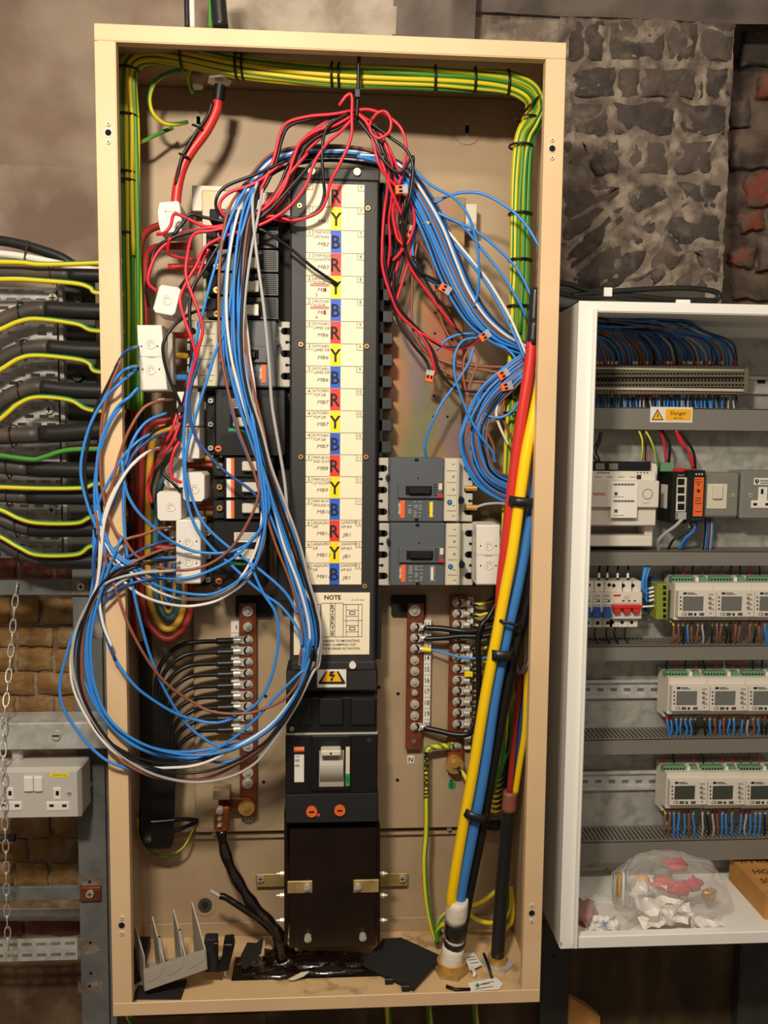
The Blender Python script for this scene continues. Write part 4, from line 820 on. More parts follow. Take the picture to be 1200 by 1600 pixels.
def tie(label, px, py, Y, ax, r=.019, group='black ties on the framing earth bundle'):
    c = P(px, py, Y); n = 20; ring = []
    for i in range(n+1):
        t = 2*math.pi*i/n; a = math.cos(t)*r; b = math.sin(t)*r*.9
        ring.append(c+(Vector((a, b, 0)) if ax == 'v' else Vector((.0015*math.sin(t), b, a)) if ax == 'h' else Vector((a*.7, b, a*.7))))
    G().tube(ring, .0019, 'w_black', 5, caps=False).thing('cable_tie', label, 'cable tie', group)
for k, (x, y, Y, ax) in enumerate(((197, 110, .108, 'v'), (196, 182, .115, 'v'), (196, 271, .12, 'v'), (196, 284, .12, 'v'), (196, 366, .125, 'v'), (285, 88, .09, 'h'), (370, 104, .08, 'h'), (380, 105, .08, 'h'), (519, 118, .07, 'h'), (530, 119, .07, 'h'), (680, 123, .06, 'h'), (742, 126, .06, 'h'), (794, 130, .06, 'h'), (832, 163, .073, 'd'), (824, 186, .083, 'v'), (814, 229, .097, 'v'), (813, 335, .105, 'v'), (813, 407, .11, 'v'), (811, 479, .112, 'v'), (806, 622, .12, 'v'), (805, 645, .121, 'v'))):
    w_ = ('left run', 'top run', 'right run')[0 if k < 5 else 1 if k < 13 else 2]; kk = k if k < 5 else k-5 if k < 13 else k-13
    tie(f'black tie on the {w_} of the earth bundle, number {("one", "two", "three", "four", "five", "six", "seven", "eight")[kk]} along it', x, y, Y, ax)
tz = T('cable_tie', 'long upright black tie hanging the red and black wires at top', 'cable tie', 558, 185, .04); G().tube(path(S('562,72,.030 561,90,.032 560,110,.036 559,150,.042 557,186,.048')), .0028, 'w_black', 6, rads=None).build('strap', tz); part('head', tz, (554, 138, 563, 152), .036, .044, 'w_black', .001)
wire('earth_wire', 'green wire curling beside the roof plug at top left', '300,108,.12 270,112,.12 245,125,.12 234,150,.12 238,175,.12 255,192,.13 275,194,.14 292,191,.16', .0034, 'w_eg', m2='w_ey')
wire('earth_wire', 'short green-yellow wire hooked over the cream roof plug', '315,106,.12 302,107,.12 295,115,.12 297,132,.13 302,146,.14', .0034, 'w_ey', m2='w_eg')
wire('earth_wire', 'green wire leaving the left bundle below the curl', '205,226,.13 225,220,.14 250,208,.15 270,200,.16', .003, 'w_eg', m2='w_ey')
for i, y in enumerate(EY):
    o = T('earth_wire', f'striped earth wire on the earth bar at lug {("one", "two", "three", "four", "five", "six", "seven", "eight", "nine", "ten", "eleven", "twelve")[i]} from the top', 'wire', 730, y, .16, 'earth wires on the earth bar'); lug(o, 714, y, side=1, L=20)
    e = [(735, y+1, .165), (752, y+2, .16), (772, y-8, .155), (788, y-34, .155), (797, y-80, .155)] if i < 5 else [(735, y+1, .165), (752, y+4, .16), (775, y+18, .15), (792, y+50, .145), (790, 1150+i*9, .14), (770, 1180+i*8, .14), (750, 1150+i*8, .15)]
    G().tube(path(e), .0034, 'w_ey', 8, 'w_black' if y < 1180 and i not in (3,) else 'w_eg', (0, 1, 2, 3), .55).build('core', o)
part('yellow_crimp', bpy.data.objects['earth_wire'] if 0 else o, (726, 1050, 739, 1058), .155, .16, 'sign_yellow')
for i in range(6): wire('earth_wire', 'green-yellow earth wire coiled behind the feeder cables', f'{800-i},{1000},.165 {804-i*2},{1080},.15 {802-i*3},{1130+i*3},.145 {790-i*2},{1185+i*6},.14 {768-i},{1205+i*8},.14 {748},{1190+i*8},.15 {742},{1160+i*8},.165', .0034, 'w_ey', m2='w_eg', group='coiled earth wires behind feeders')
me_ = T('main_earth_wire', 'green earth wire marked MAIN EARTH dropping from the earth bar', 'wire', 670, 1470, .16); lug(me_, 714, 1166, side=-1, L=16)
G().tube(path(S('706,1166,.165 690,1166,.162 672,1168,.16 666,1180,.158 666,1240,.156 666,1300,.155 663,1345,.15 666,1400,.145 674,1445,.14 683,1474,.135')), .0048, 'w_eg', 10, 'w_ey', (0, 1), .02).build('core', me_); G().tube(path(S('702,1166,.163 690,1166,.1605 672,1168,.158')), .0053, 'w_ey', 10, 'w_eg', (0, 1, 5, 6), .6).build('striped_end', me_)
G().text('MAIN EARTH', 666, 1211, 8, .150, 'ink', -math.pi/2, .02, 1.15).build('lettering', me_)
for lab, t in (('yellow earth wire crossing behind the two cables near the floor', '690,1462,.14 684,1445,.15 700,1425,.16 730,1418,.16 755,1408,.16 775,1392,.17'), ('lower yellow earth wire crossing behind the cables near the floor', '728,1425,.15 745,1437,.15 765,1442,.15 785,1438,.15 796,1420,.16 795,1390,.17'), ('green-yellow earth wire curving at the bottom right corner', '790,1452,.15 799,1440,.16 801,1415,.17 798,1385,.18'), ('short earth wire from floor behind the white tape', '683,1472,.13 684,1455,.13 692,1444,.12')):
    wire('earth_wire', lab, t, .0042, 'w_ey', m2='w_eg')
wire('earth_wire', 'striped earth wire from the big earth bolt', '716,1200,.16 726,1212,.15 734,1225,.14 745,1225,.14', .0042, 'w_ey', m2='w_black', stripe=(0, 1, 2, 3), twist=.55)
for i in range(4): wire('cable', 'thin black cable crossing behind the feeders near pan bottom', f'752,{1281+i*4},.18 770,{1284+i*4},.17 785,{1282+i*4},.17', .0026, 'c_black', cat='cable', group='thin black cables crossing behind feeders')
for lab, t, r in (('black cable from the right neutral bar, upper of two', '662,981,.165 690,982,.158 720,986,.15 745,985,.14 775,978,.13', .0052), ('black cable from the right neutral bar, lower of two', '662,998,.165 690,997,.158 720,994,.15 750,994,.14 780,990,.13', .0048), ('black cable looping up from the foot of the right neutral bar', '662,1137,.165 685,1142,.158 712,1148,.15 733,1146,.145 744,1130,.14 748,1090,.135 748,1040,.13 747,1000,.13 752,978,.13 765,962,.135 778,935,.14', .0052)):
    o = T('neutral_cable', lab, 'cable', 690, 1000, .16); y = float(t.split()[0].split(',')[1]); lug(o, 648, y-1, side=1, L=18); G().tube(path(S(t)), r, 'c_black', 10).build('core', o)
o = T('wire', 'blue wire with a yellow crimp on the right neutral bar', 'wire', 660, 1014, .16); lug(o, 648, 1014, side=1, L=15); G().cyl(P(660, 1014.5, .164), P(673, 1015.5, .163), .0045, 'sign_yellow', n=10).build('crimp', o); G().tube(path(S('672,1015,.163 690,1019,.155 720,1027,.145 745,1029,.14 770,1026,.13')), .0022, 'w_blue', 8).build('core', o)

# ================================================================== things on the cabinet floor and the bitumen cable
bt = T('bitumen_cable', 'bitumen-coated black cable rising to the copper link at lower left', 'cable', 440, 1490, .12)
pts = path(S('346,1296,.14 349,1320,.14 360,1355,.135 378,1388,.13 396,1415,.125 418,1440,.12 434,1460,.115 441,1500,.11')); G().tube(pts, .0105, 'bitumen', 12, rads=[.009+.0012*math.sin(i*.9)+.0022*i/len(pts) for i in range(len(pts))]).build('core', bt)
g = G().pbox((334, 1262, 358, 1298), .138, .145, 'copper', .001).pcyl(346, 1292, 10, .135, .148, 'copper', 12); g.build('lug', bt); G().pbox((333, 1234, 359, 1250), .135, .16, 'cream_shaded', .001).build('insulator', bt)
for y in (1268, 1280, 1290): screw('bolt', bt, 343, y, 5.5 if y == 1268 else 3.5, .128, .139, 'steel_bolt', 'n')
b2 = T('bitumen_cable', 'thin bitumen-coated cable tail lying to the left above the floor', 'cable', 380, 1430, .12)
G().tube(path(S('343,1400,.12 352,1402,.12 368,1412,.118 392,1428,.115 415,1445,.112 436,1468,.11')), .0058, 'bitumen', 10).build('core', b2); G().cyl(P(328, 1391, .12), P(345, 1401, .12), .0035, 'steel_bolt', n=8).build('bare_end', b2)
g = G(); hx = (hx0+hx1)/2
for q in ((400, 1512, .03, .022, .010), (440, 1500, .032, .028, .022), (490, 1505, .05, .024, .016), (540, 1505, .05, .022, .014), (430, 1520, .05, .016, .008), (520, 1515, .06, .016, .009)):
    c = PZ(q[0], q[1], .004); blob(g, (c.x, min(c.y, .15), .004), q[2], q[3], q[4], 'bitumen', 18, 10, .22, 60)
g.thing('bitumen_pool', 'glossy black bitumen spilled round the floor opening', 'bitumen')
c = PZ(465, 1527, .012); g = G(); g.ppoly([(451, 1531), (470, 1521), (483, 1519), (474, 1526), (458, 1532)], c.y, c.y+.003, 'tape_white'); g.thing('paper_scrap', 'small white scrap lying in the bitumen', 'scrap')
gs = T('terminal_shield', 'grey plastic terminal shield with four fins lying on the floor', 'shield', 270, 1548, .05)
G().prism([P(224, 1516, .028), P(321, 1484, .028), P(322, 1515, .028), P(226, 1549, .028)], [P(224, 1516, .028)+Vector((0, .003, 0)), P(321, 1484, .028)+Vector((0, .003, 0)), P(322, 1515, .028)+Vector((0, .003, 0)), P(226, 1549, .028)+Vector((0, .003, 0))], 'grey_plastic').build('front_wall', gs)
for a, b in ((227, 255), (259, 287), (291, 320)):
    s_ = lambda x: 1516-(x-224)*.33
    g = G(); g.prism([P(a, s_(a)+4, .027), P(b, s_(b)+4, .027), P(b-2, s_(b)+16, .027), P(b-8, s_(b)+21, .027), P(a+6, s_(a)+20, .027), P(a+1, s_(a)+14, .027)], [P(x, y, .027)+Vector((0, .002, 0)) for x, y in ((a, s_(a)+4), (b, s_(b)+4), (b-2, s_(b)+16), (b-8, s_(b)+21), (a+6, s_(a)+20), (a+1, s_(a)+14))], 'grey_plastic'); g.build('raised_panel', gs)
for a, b, c_, d in (((224, 1494), (226, 1548), (209, 1442), (214, 1510)), ((256, 1507), (258, 1536), (237, 1432), (243, 1505)), ((289, 1496), (290, 1526), (270, 1421), (274, 1495)), ((320, 1485), (322, 1515), (299, 1410), (303, 1488))):
    f = [P(*a, .030), P(*b, .030), P(*d, .085), P(*c_, .085)]; G().prism(f, [q+Vector((.0022, 0, 0)) for q in f], 'grey_plastic').build('fin', gs)
G().prism([P(226, 1546, .03), P(321, 1513, .03), P(303, 1490, .085), P(214, 1512, .085)], [q+Vector((0, 0, .002)) for q in (P(226, 1546, .03), P(321, 1513, .03), P(303, 1490, .085), P(214, 1512, .085))], 'grey_plastic').build('floor_plate', gs)
for x, y in ((249, 1464), (281, 1453)): G().cyl(P(x, y, .055), P(x+6, y+45, .045), .004, 'grey_plastic', n=10).cyl(P(x, y-.5, .0549), P(x, y+2, .055), .0022, 'hole', n=8).build('screw_tube', gs)
g = G()
def slab(g, pts, z0, th, m): f = [PZ(x, y, z0) for x, y in pts]; g.prism([q+Vector((0, 0, th)) for q in f], f, m); return g
slab(g, [(207, 1562), (283, 1562), (292, 1535), (216, 1545)], .002, .006, 'black_matt'); g.thing('plastic_plate', 'black plastic plate under the grey shield in the corner', 'plate')
g = G(); slab(g, [(207, 1540), (222, 1530), (235, 1480), (214, 1480)], .004, .02, 'black_matt'); g.thing('plastic_cover', 'black plastic cover leaning behind the grey shield', 'cover')
o = T('plastic_clip', 'black plastic block standing beside the grey shield', 'clip', 328, 1518, .07); part('body', o, (319, 1468, 339, 1520), .055, .075, 'black_matt', .002); part('notch', o, (334, 1474, 341, 1490), .054, .06, 'black', .001)
o = T('plastic_clip', 'glossy black plastic bracket beside the floor opening', 'clip', 352, 1520, .07); G().ppoly([(350, 1469), (364, 1468), (366, 1480), (357, 1516), (338, 1520), (338, 1512), (346, 1500)], .055, .07, 'black').build('body', o); part('lip', o, (350, 1476, 363, 1483), .052, .056, 'black', .001)
c = PZ(352, 1528, .003); G().cyl((c.x, c.y, .0015), (c.x, c.y, .016), .003, 'steel_bolt', n=10).cyl((c.x, c.y, .0015), (c.x, c.y, .006), .0055, 'steel_bolt', n=6).thing('bolt', 'small upright bolt on the floor in front of the bracket', 'bolt')
g = G(); g.ppoly([(376, 1495), (386, 1475), (400, 1476), (412, 1466), (408, 1490), (384, 1515), (378, 1512)], .085, .09, 'black_matt'); g.thing('plastic_flap', 'bent black plastic flap beside the bitumen', 'flap')
fp = T('black_plate', 'flat black plastic plate lying tilted right of the bitumen', 'plate', 630, 1520, .06); g = G(); pl = [((566, 1509), .012), ((598, 1470), .022), ((627, 1468), .022), ((690, 1497), .016), ((646, 1548), .006)]; f = [PZ(*q, z) for q, z in pl]; g.prism([q+Vector((0, 0, .004)) for q in f], f, 'black_matt'); g.build('plate', fp)
for x, y in ((608, 1533), (634, 1544)): c = PZ(x, y, .006); G().box(c.x-.007, c.x+.007, c.y-.004, c.y+.006, .0016, .012, 'black', .001).build('clip_foot', fp)
for x, y in ((413, 1478), (638, 1480)): c = PZ(x, y, .003); G().cyl((c.x, c.y, .0015), (c.x, c.y, .02), .0032, 'steel_bolt', n=8).thing('stud', f'threaded stud on the floor {"left" if x < 500 else "right"} of the cable box', 'stud')
def tagged(label, poly, z, prints, strap):
    o = T('paper_tag', label, 'tag', poly[0][0], poly[0][1], .05); g = G(); slab(g, poly, z, .0012, 'paper'); g.build('card', o); g = G()
    for a, b, c_, d in prints: slab(g, [(a, b), (c_, d), (c_, d+.8), (a, b+.8)], z+.0016, .0003, 'ink_soft')
    g.build('print', o); G().tube([PZ(x, y, zz) for x, y, zz in strap], .0028, 'black' if strap[0][0] < 720 else 'paper', 6).build('strap', o)
tagged('white paper tag with green stamp near the front edge', [(731, 1537), (775, 1528), (786, 1538), (781, 1546), (735, 1549)], .004, [(742, 1540, 765, 1536), (742, 1545, 770, 1541), (752, 1537, 772, 1533)], [(697, 1541, .006), (712, 1546, .005), (735, 1546, .005)])
g = G(); slab(g, [(744, 1537), (748, 1537), (749, 1542), (744, 1543)], .0056, .0004, 'green_print'); g.build('green_stamp', bpy.data.objects['paper_tag'])
tagged('white paper tag leaning at the foot of the feeders', [(722, 1491), (740, 1489), (753, 1508), (735, 1517)], .01, [(730, 1496, 742, 1494), (732, 1500, 745, 1498), (735, 1505, 748, 1503)], [(738, 1512, .012), (742, 1522, .008), (740, 1526, .006)])
G().tube([PZ(756, 1490, .02), PZ(763, 1508, .012), PZ(769, 1530, .004)], .0026, 'black', 8).thing('strap_offcut', 'short black strap offcut lying by the small gland', 'strap')
# wires seen under the cabinet
for x, lab in ((604, 'yellow earth wire below the cabinet near centre'), (668, 'green earth wire hanging below the cabinet'), (740, 'green-yellow earth wire below the cabinet at right')): wire('earth_wire', lab, f'{x},1560,.12 {x+3},1590,.13 {x+8},1640,.14', .0055, 'w_ey' if x == 604 else 'w_eg', m2='w_eg' if x == 604 else 'w_ey')
wire('earth_wire', 'green-yellow wire curling out below the left cabinet corner', '196,1580,.06 201,1592,.06 212,1610,.07', .003, 'w_ey', m2='w_eg')

# ================================================================== thin control wires
CW = {'b': ('w_blue', 'blue'), 'B': ('w_dblue', 'dark blue'), 'n': ('w_brown', 'brown'), 'k': ('w_black', 'black'), 'g': ('w_grey', 'grey'), 'w': ('w_white', 'white'), 'r': ('w_red', 'red')}
def yl(x, d=0):
    t = max(0, min(1, (x-208)/85)); return -.014+d*.4+t*(.052+d)
def ctl(code, t, where, group, fy=None, dy=0, r=.0024, end=None, name='control_wire', jit=.0006, cat='wire'):
    pts = []
    for q in S(t):
        pts.append(q if len(q) > 2 else (q[0], q[1], fy(q[0], dy) if callable(fy) else fy+dy))
    wire(name, f'{CW[code][1]} {where}', pts, r, CW[code][0], group=group, n=7, jit=jit, cat=cat)
rw = random.Random(11)
# -- strands coming over the busbar cover, down its left side and round the big ring
DOWN = S('600,250 560,241 510,238 460,242 424,256 398,288 382,330 370,400 364,480 366,550 376,610 392,670 410,730 430,790 450,850 470,910 484,960 489,1000 484,1040')
def strand(code, o, ring, where, i):
    pts = []; wv = rw.uniform(0, 6); wa = rw.uniform(2, 6)
    for k, (x, y) in enumerate(DOWN):
        x += wa*math.sin(wv+y*.012) if 300 < y < 880 else 0
        f = k/(len(DOWN)-1); sp = 1 if k > 4 else .4
        pts.append((x+o*sp*(1.25 if 300 < y < 700 else .9), y+(o*.6 if k < 5 else 0), (.105, .105, .104, .1, .085, .065, .052)[k]-i*.001 if k < 7 else .05-.012*math.sin(f*3)-i*.0012))
    for q in S(ring): pts.append((q[0], q[1], yl(q[0], -.002*i)))
    wire('control_wire', f'{CW[code][1]} {where}', pts, .0023, CW[code][0], group='control wires looping over the left of the cabinet', n=7, jit=.0007, sub=5)
A = 'control wire looped over the lower left'
strand('b', -14, '475,1012 467,1075 445,1112 405,1145 375,1160 342,1165 320,1155 292,1132 262,1087 237,1030 217,962 205,900 197,850 193,790 197,730 207,690 228,660 260,645,.07', A+' to the upper transformer', 0)
strand('b', -8, '477,1012 467,1075 430,1130 380,1160 320,1172 280,1175 242,1170 205,1157 180,1137 150,1095 136,1046 134,996 140,955 160,910 195,880 240,872 276,873,.075', A+', second ring from outside', 1)
strand('b', -2, '480,1030 460,1100 400,1155 330,1181 285,1184 250,1181 210,1165 178,1140 153,1107 130,1060 121,1019 126,982 140,935 147,890 146,840 153,790 172,750 192,715 215,690 240,676', A+', third ring from outside', 2)
strand('b', 5, '483,1000 475,1050 445,1132 405,1170 355,1190 315,1187 262,1182 214,1166 180,1138 158,1100 140,1050 138,990 150,930 165,870 150,810 150,740 165,675 185,640 216,606,.06', A+' and up to the long transformer', 3)
strand('b', 9, '470,1050 430,1090 397,1125 360,1157 315,1182 267,1197 230,1204 180,1195 148,1174 120,1141 99,1104 94,1065 112,998 132,960 165,908 185,880', A+' in the outermost ring', 4)
strand('n', -18, '486,1030 450,1087 405,1110 370,1116 330,1111 300,1097 262,1070 230,1030 200,975 181,922 160,860 150,800', A+' on the inside of the ring', 5)
strand('n', 12, '485,1045 450,1112 405,1170 360,1200 320,1216 280,1219 245,1215 210,1202 180,1178 143,1118 128,1056 131,991 140,956 165,910 205,880 250,860 274,856,.075', A+' near the bottom of the ring', 6)
strand('k', 2, '486,1030 455,1095 405,1150 355,1175 300,1190 240,1190 190,1172 150,1140 126,1100 114,1050 118,1000 135,950 160,915 200,890 240,878 274,875,.075', A+' and shadowing the blue ones', 7)
strand('w', -5, '488,1040 430,1125 355,1175 310,1195 267,1200 230,1197 180,1176 140,1128 113,1065 115,1000 132,956 150,920 158,870 162,820 178,775 200,735 225,710', A+' beside the outermost ring', 8)
strand('g', 15, '489,1050 465,1100 425,1162 395,1195 355,1215 310,1222 272,1219 230,1205 187,1178 155,1140 126,1090 113,1040 118,992 135,950 165,912 215,897 274,892,.075', A+' at the very bottom of the ring', 9)
strand('b', 0, '485,1030 460,1090 420,1140 370,1168 310,1180 250,1172 200,1150 165,1115 146,1065 141,1010 148,960 160,920 172,880 190,840', A+', inner companion of the ring', 10)
strand('k', 10, '490,1010 480,1060 445,1125 400,1170 340,1200 280,1208 225,1195 185,1172 150,1130 128,1080 122,1030 130,975 150,925 180,893 220,880', A+', lower black companion', 11)
ctl('g', '402,285,.04 395,317,.036 400,392,.034 412,480,.033 420,567,.033 425,630,.033 432,680,.033 445,755,.034 452,830,.034 467,905,.034 487,940,.034 501,975,.034 498,1017,.034 493,1042,.034 478,1070,.034 462,1097,.034 430,1150,.03 395,1185,.026', 'wire crossing in front of the left breakers and cover edge, lone pale strand', None, 0, r=.0026)
# -- wires on the left side: transformer tails and inner loops
L = 'control wires tangled at the left'
for i, (c, t, wh) in enumerate((
    ('b', '385,292 365,330 350,370 330,440 315,497 302,550 293,605 288,660 287,720 292,780 305,820 330,855 360,882 392,912 415,930 442,950 467,985 472,1010', 'control wire falling over the white transformers, left of a pair'),
    ('b', '397,295 382,350 370,390 362,455 352,512 337,550 325,587 310,635 292,700 290,735 300,780 320,820 360,857 400,885 445,925 465,960', 'control wire falling over the white transformers, right of a pair'),
    ('B', '312,560 300,600 295,630 302,670 315,697 350,735 392,767 408,790 412,830 405,860', 'control wire crossing the three single-pole breakers'),
    ('b', '401,264,.085 387,300,.06 373,370,.05 367,450,.046 373,520,.046 385,560 392,640 405,720 420,780 417,805 400,837 375,857 340,865 300,860 267,845 237,822 212,795 196,762 190,720', 'control wire swinging across the lowest ribbed breaker, upper loop'),
    ('n', '404,264,.085 390,300,.06 376,370,.05 370,450,.046 376,520,.046 388,600 398,690 405,750 400,787 380,830 355,862 320,885 280,891 242,885 212,867 195,845 180,830 165,790 157,740 158,664 170,610 190,560', 'control wire swinging across the lowest ribbed breaker and past the frame'),
    ('b', '408,264,.085 394,300,.06 380,370,.05 374,450,.046 380,520,.046 386,580,.046 392,640 404,730 412,790 410,820 392,845 365,872 320,895 280,904 242,900 205,882 180,862 152,825 138,790 127,742 130,700 144,657 165,622 190,596 216,576,.06', 'control wire looping left of the frame to the long transformer, outermost'),
    ('b', '411,264,.085 397,300,.06 383,370,.05 377,450,.046 383,520,.046 389,580,.046 395,650 410,740 416,810 400,877 375,905 340,925 310,929 267,922 235,910 205,885 180,866 166,840 155,800 150,745 157,690 180,640 205,618 218,606,.06', 'control wire looping left of the frame beneath the long transformer'),
    ('w', '414,264,.085 400,300,.06 386,370,.05 380,450,.046 386,520,.046 392,580,.046 398,660 412,760 414,830 405,867 385,907 355,930 330,942 292,947 255,943 225,932 200,915 178,888', 'control wire in the lowest of the inner loops'),
    ('w', '412,264,.085 398,300,.06 384,370,.05 378,450,.046 384,520,.046 396,600 408,720 410,800 400,860 370,912 335,932 292,936 260,930 230,915 205,895 180,872 160,835 150,790', 'control wire just above the lowest inner loop'),
    ('b', '390,880 410,925 430,957 435,1000 425,1055 405,1095 375,1117 340,1129 305,1125 275,1115 242,1095 210,1070 180,1030 163,985 150,930 146,880 155,820 175,780', 'control wire in the ring inside the neutral bar lugs'),
    ('k', '188,560 166,606 148,640 138,690 133,730 136,775 149,833 165,870 185,895', 'control wire looping left of the frame behind the blue ones'),
    ('n', '272,625,.08 252,626 225,637 202,672 187,710 178,745 165,800 158,850', 'control wire leaving the upper transformer past the frame'),
    ('B', '268,675,.08 245,682 230,690 208,712 194,745 178,780 163,815 150,860 146,900 155,961 180,1033', 'control wire leaving the middle transformer past the frame'),
    ('w', '250,700,.07 228,708 205,728 188,752 170,785 158,830 155,880 154,921 160,972 175,1010', 'control wire leaving below the dark blue one past the frame'),
    ('k', '265,665,.08 245,672 222,690 205,715 190,745 175,790', 'control wire leaving the middle transformer beside an orange crimp'),
    ('n', '274,826,.08 250,826 225,835 200,842 185,852 165,875 150,905 142,940', 'control wire with a white crimp at the lower long transformer'),
    ('B', '274,842,.08 255,846 230,855 205,868 188,882 165,905 150,930', 'control wire second down at the lower long transformer'),
    ('k', '274,856,.08 255,862 235,870 215,880 190,896 168,912', 'control wire third down at the lower long transformer'),
    ('B', '274,873,.08 250,878 225,880 205,888 185,905 160,930', 'control wire fourth down at the lower long transformer'),
    ('g', '274,891,.08 245,892 215,896 190,908 168,925', 'control wire fifth down at the lower long transformer'),
    ('B', '274,904,.08 240,905 210,910 185,920 160,945', 'control wire lowest at the lower long transformer'),
    ('B', '218,540,.06 205,544 192,555 180,575', 'control wire at the upper end of the long transformer'),
    ('b', '218,571,.06 205,573 190,582 172,605 160,625', 'control wire at the middle of the long transformer'))):
    ctl(c, t, wh, None, yl, -.0015*(i % 7), .0024)
for q, m in (((252, 626), 'ivory'), ((253, 666), 'orange'), ((258, 680), 'orange'), ((262, 826), 'paper'), ((266, 842), 'grey_plastic'), ((264, 858), 'ivory'), ((263, 874), 'red_plastic'), ((256, 700), 'ivory')):
    G().cyl(P(q[0]-5, q[1]+1, .062), P(q[0]+5, q[1]-1, .066), .0032, m, n=10).thing('wire_crimp', f'{"upper" if q[1] < 640 else "middle" if q[1] < 720 else "lower"} { {"ivory": "cream", "orange": "orange", "paper": "white", "grey_plastic": "grey", "red_plastic": "red"}[m]} crimp on a wire left of the white transformers', 'crimp', 'crimps at the transformers')
# -- red and black wires at the upper left
for i, (c, t, wh) in enumerate((
    ('r', '556,172,.05 520,178,.05 480,182,.05 447,193,.05 436,215,.05 428,245,.05 415,280,.05 395,315,.055 370,340,.06 350,352,.06 320,354,.055 290,340,.05 272,334,.045 267,352,.04 257,364,.04 246,366,.045', 'wire from the tie curling over the top transformer'),
    ('k', '555,176,.055 520,183,.055 485,187,.055 452,197,.055 440,220,.055 432,250,.055 415,290,.055 390,325,.06 360,346,.06 320,340,.055 297,335,.05 285,350,.05 270,368,.05', 'wire from the tie passing over the top transformer'),
    ('r', '554,178,.05 525,196,.05 495,205,.05 470,222,.05 458,250,.05 445,290,.05 420,325,.055 380,350,.06 320,357,.055 280,367,.05 250,390,.045 237,415,.04 231,440,.04 245,456,.045', 'wire from the tie down to the tilted cube transformer'),
    ('k', '556,180,.055 530,200,.055 500,212,.055 478,230,.055 462,262,.055 440,300,.055 410,335,.055 360,358,.055 310,360,.05 267,372,.045 242,390,.045 234,420,.045 228,450,.05 232,480,.06', 'wire from the tie down beside the tilted cube transformer'),
    ('r', '553,184,.045 532,205,.045 510,225,.045 490,255,.045 478,290,.045 450,325,.045 410,350,.045 350,370,.045 320,387,.045 307,415,.04 290,445,.035 281,470,.03 290,505,.03 300,530,.03 306,560,.035 298,600,.04 287,645,.045', 'wire passing right of the tilted cube and down'),
    ('r', '480,240,.05 450,275,.05 420,320,.05 370,350,.05 330,360,.05 302,367,.045 292,400,.035 292,435,.03 310,485,.028 317,517,.028 310,547,.03 300,580,.035 290,630,.04 281,655,.045', 'wire falling in front of the grey breaker to lower transformers'),
    ('k', '500,240,.05 465,280,.05 420,330,.05 370,365,.05 345,380,.05 320,420,.045 300,455,.038 297,505,.036 300,540,.036 295,590,.04 284,640,.045', 'wire falling beside the red ones to the lower transformers'),
    ('k', '337,484,.06 305,487,.05 275,505,.035 257,530,.03 255,555,.03 265,592,.035 280,627,.04 284,645,.045', 'wire bowed across the long transformer'),
    ('r', '530,165,.045 534,158,.042 542,149,.04 549,150,.04 550,180,.04 548,215,.04 532,255,.045 516,285,.05 511,308,.055 496,332,.058 455,345,.06 410,340,.06 370,352,.06', 'wire with its loop standing above the cover top'),
    ('k', '545,176,.045 512,198,.045 503,235,.045 505,280,.05 507,305,.055 497,328,.058 470,342,.06 430,337,.06 395,345,.06', 'wire looping in front of the top phase labels'),
    ('r', '440,255,.05 400,285,.05 360,300,.05 345,315,.05 345,330,.05 358,345,.055', 'wire bowed above the upper left terminal block'),
    ('k', '450,250,.05 400,272,.045 355,290,.045 338,310,.045 340,330,.05 358,344,.055', 'wire bowed widest above the upper left terminal block'),
    ('r', '400,345,.06 425,338,.055 455,345,.055', 'short wire behind the loop at the cover top left'),
    ('k', '380,352,.055 410,360,.05 450,385,.06 485,415,.066 505,430,.074 527,443,.083', 'wire whose loose end rests on the phase labels'),
    ('r', '277,645,.05 272,662,.045 265,680,.045 247,706,.055', 'short wire hanging from the tie at the upper transformer, first'),
    ('r', '281,660,.048 272,685,.045 262,700,.045 245,722,.045 235,742,.045 231,762,.045 237,786,.05', 'wire hanging from the tie past the square transformers'),
    ('r', '280,690,.045 272,705,.04 266,730,.04 270,747,.04 284,754,.045', 'wire hanging from the tie onto the hidden square transformer'),
    ('k', '284,650,.05 278,690,.05 262,715,.05 245,735,.05 236,765,.05 238,795,.06', 'wire hanging beside the red one past square transformers'),
    ('k', '282,655,.052 274,700,.05 255,735,.05 270,755,.045 284,770,.048', 'wire hanging from the tie to the bright square transformer'),
    ('r', '265,372,.04 262,390,.05 270,400,.06 310,405,.08 330,390,.08', 'wire curling under the top transformer'),
    ('k', '330,372,.06 315,400,.06 295,430,.055 278,455,.06 268,470,.07', 'wire leading to the back of the tilted cube'),
    ('r', '320,395,.055 312,425,.05 300,460,.045 296,500,.042 302,560,.042 290,605,.045', 'wire behind the front red strands at upper left'))):
    ctl(c, t, wh, 'red and black wires at the upper left', 0, r=.0026)
o = T('cable_tie', 'black tie gathering wires at the upper white transformer', 'cable tie', 284, 645, .045); G().tube(path(S('272,640,.05 280,641,.036 290,639,.04')), .003, 'w_black', 6).build('strap', o); part('head', o, (277, 634, 288, 645), .033, .04, 'w_black', .001)
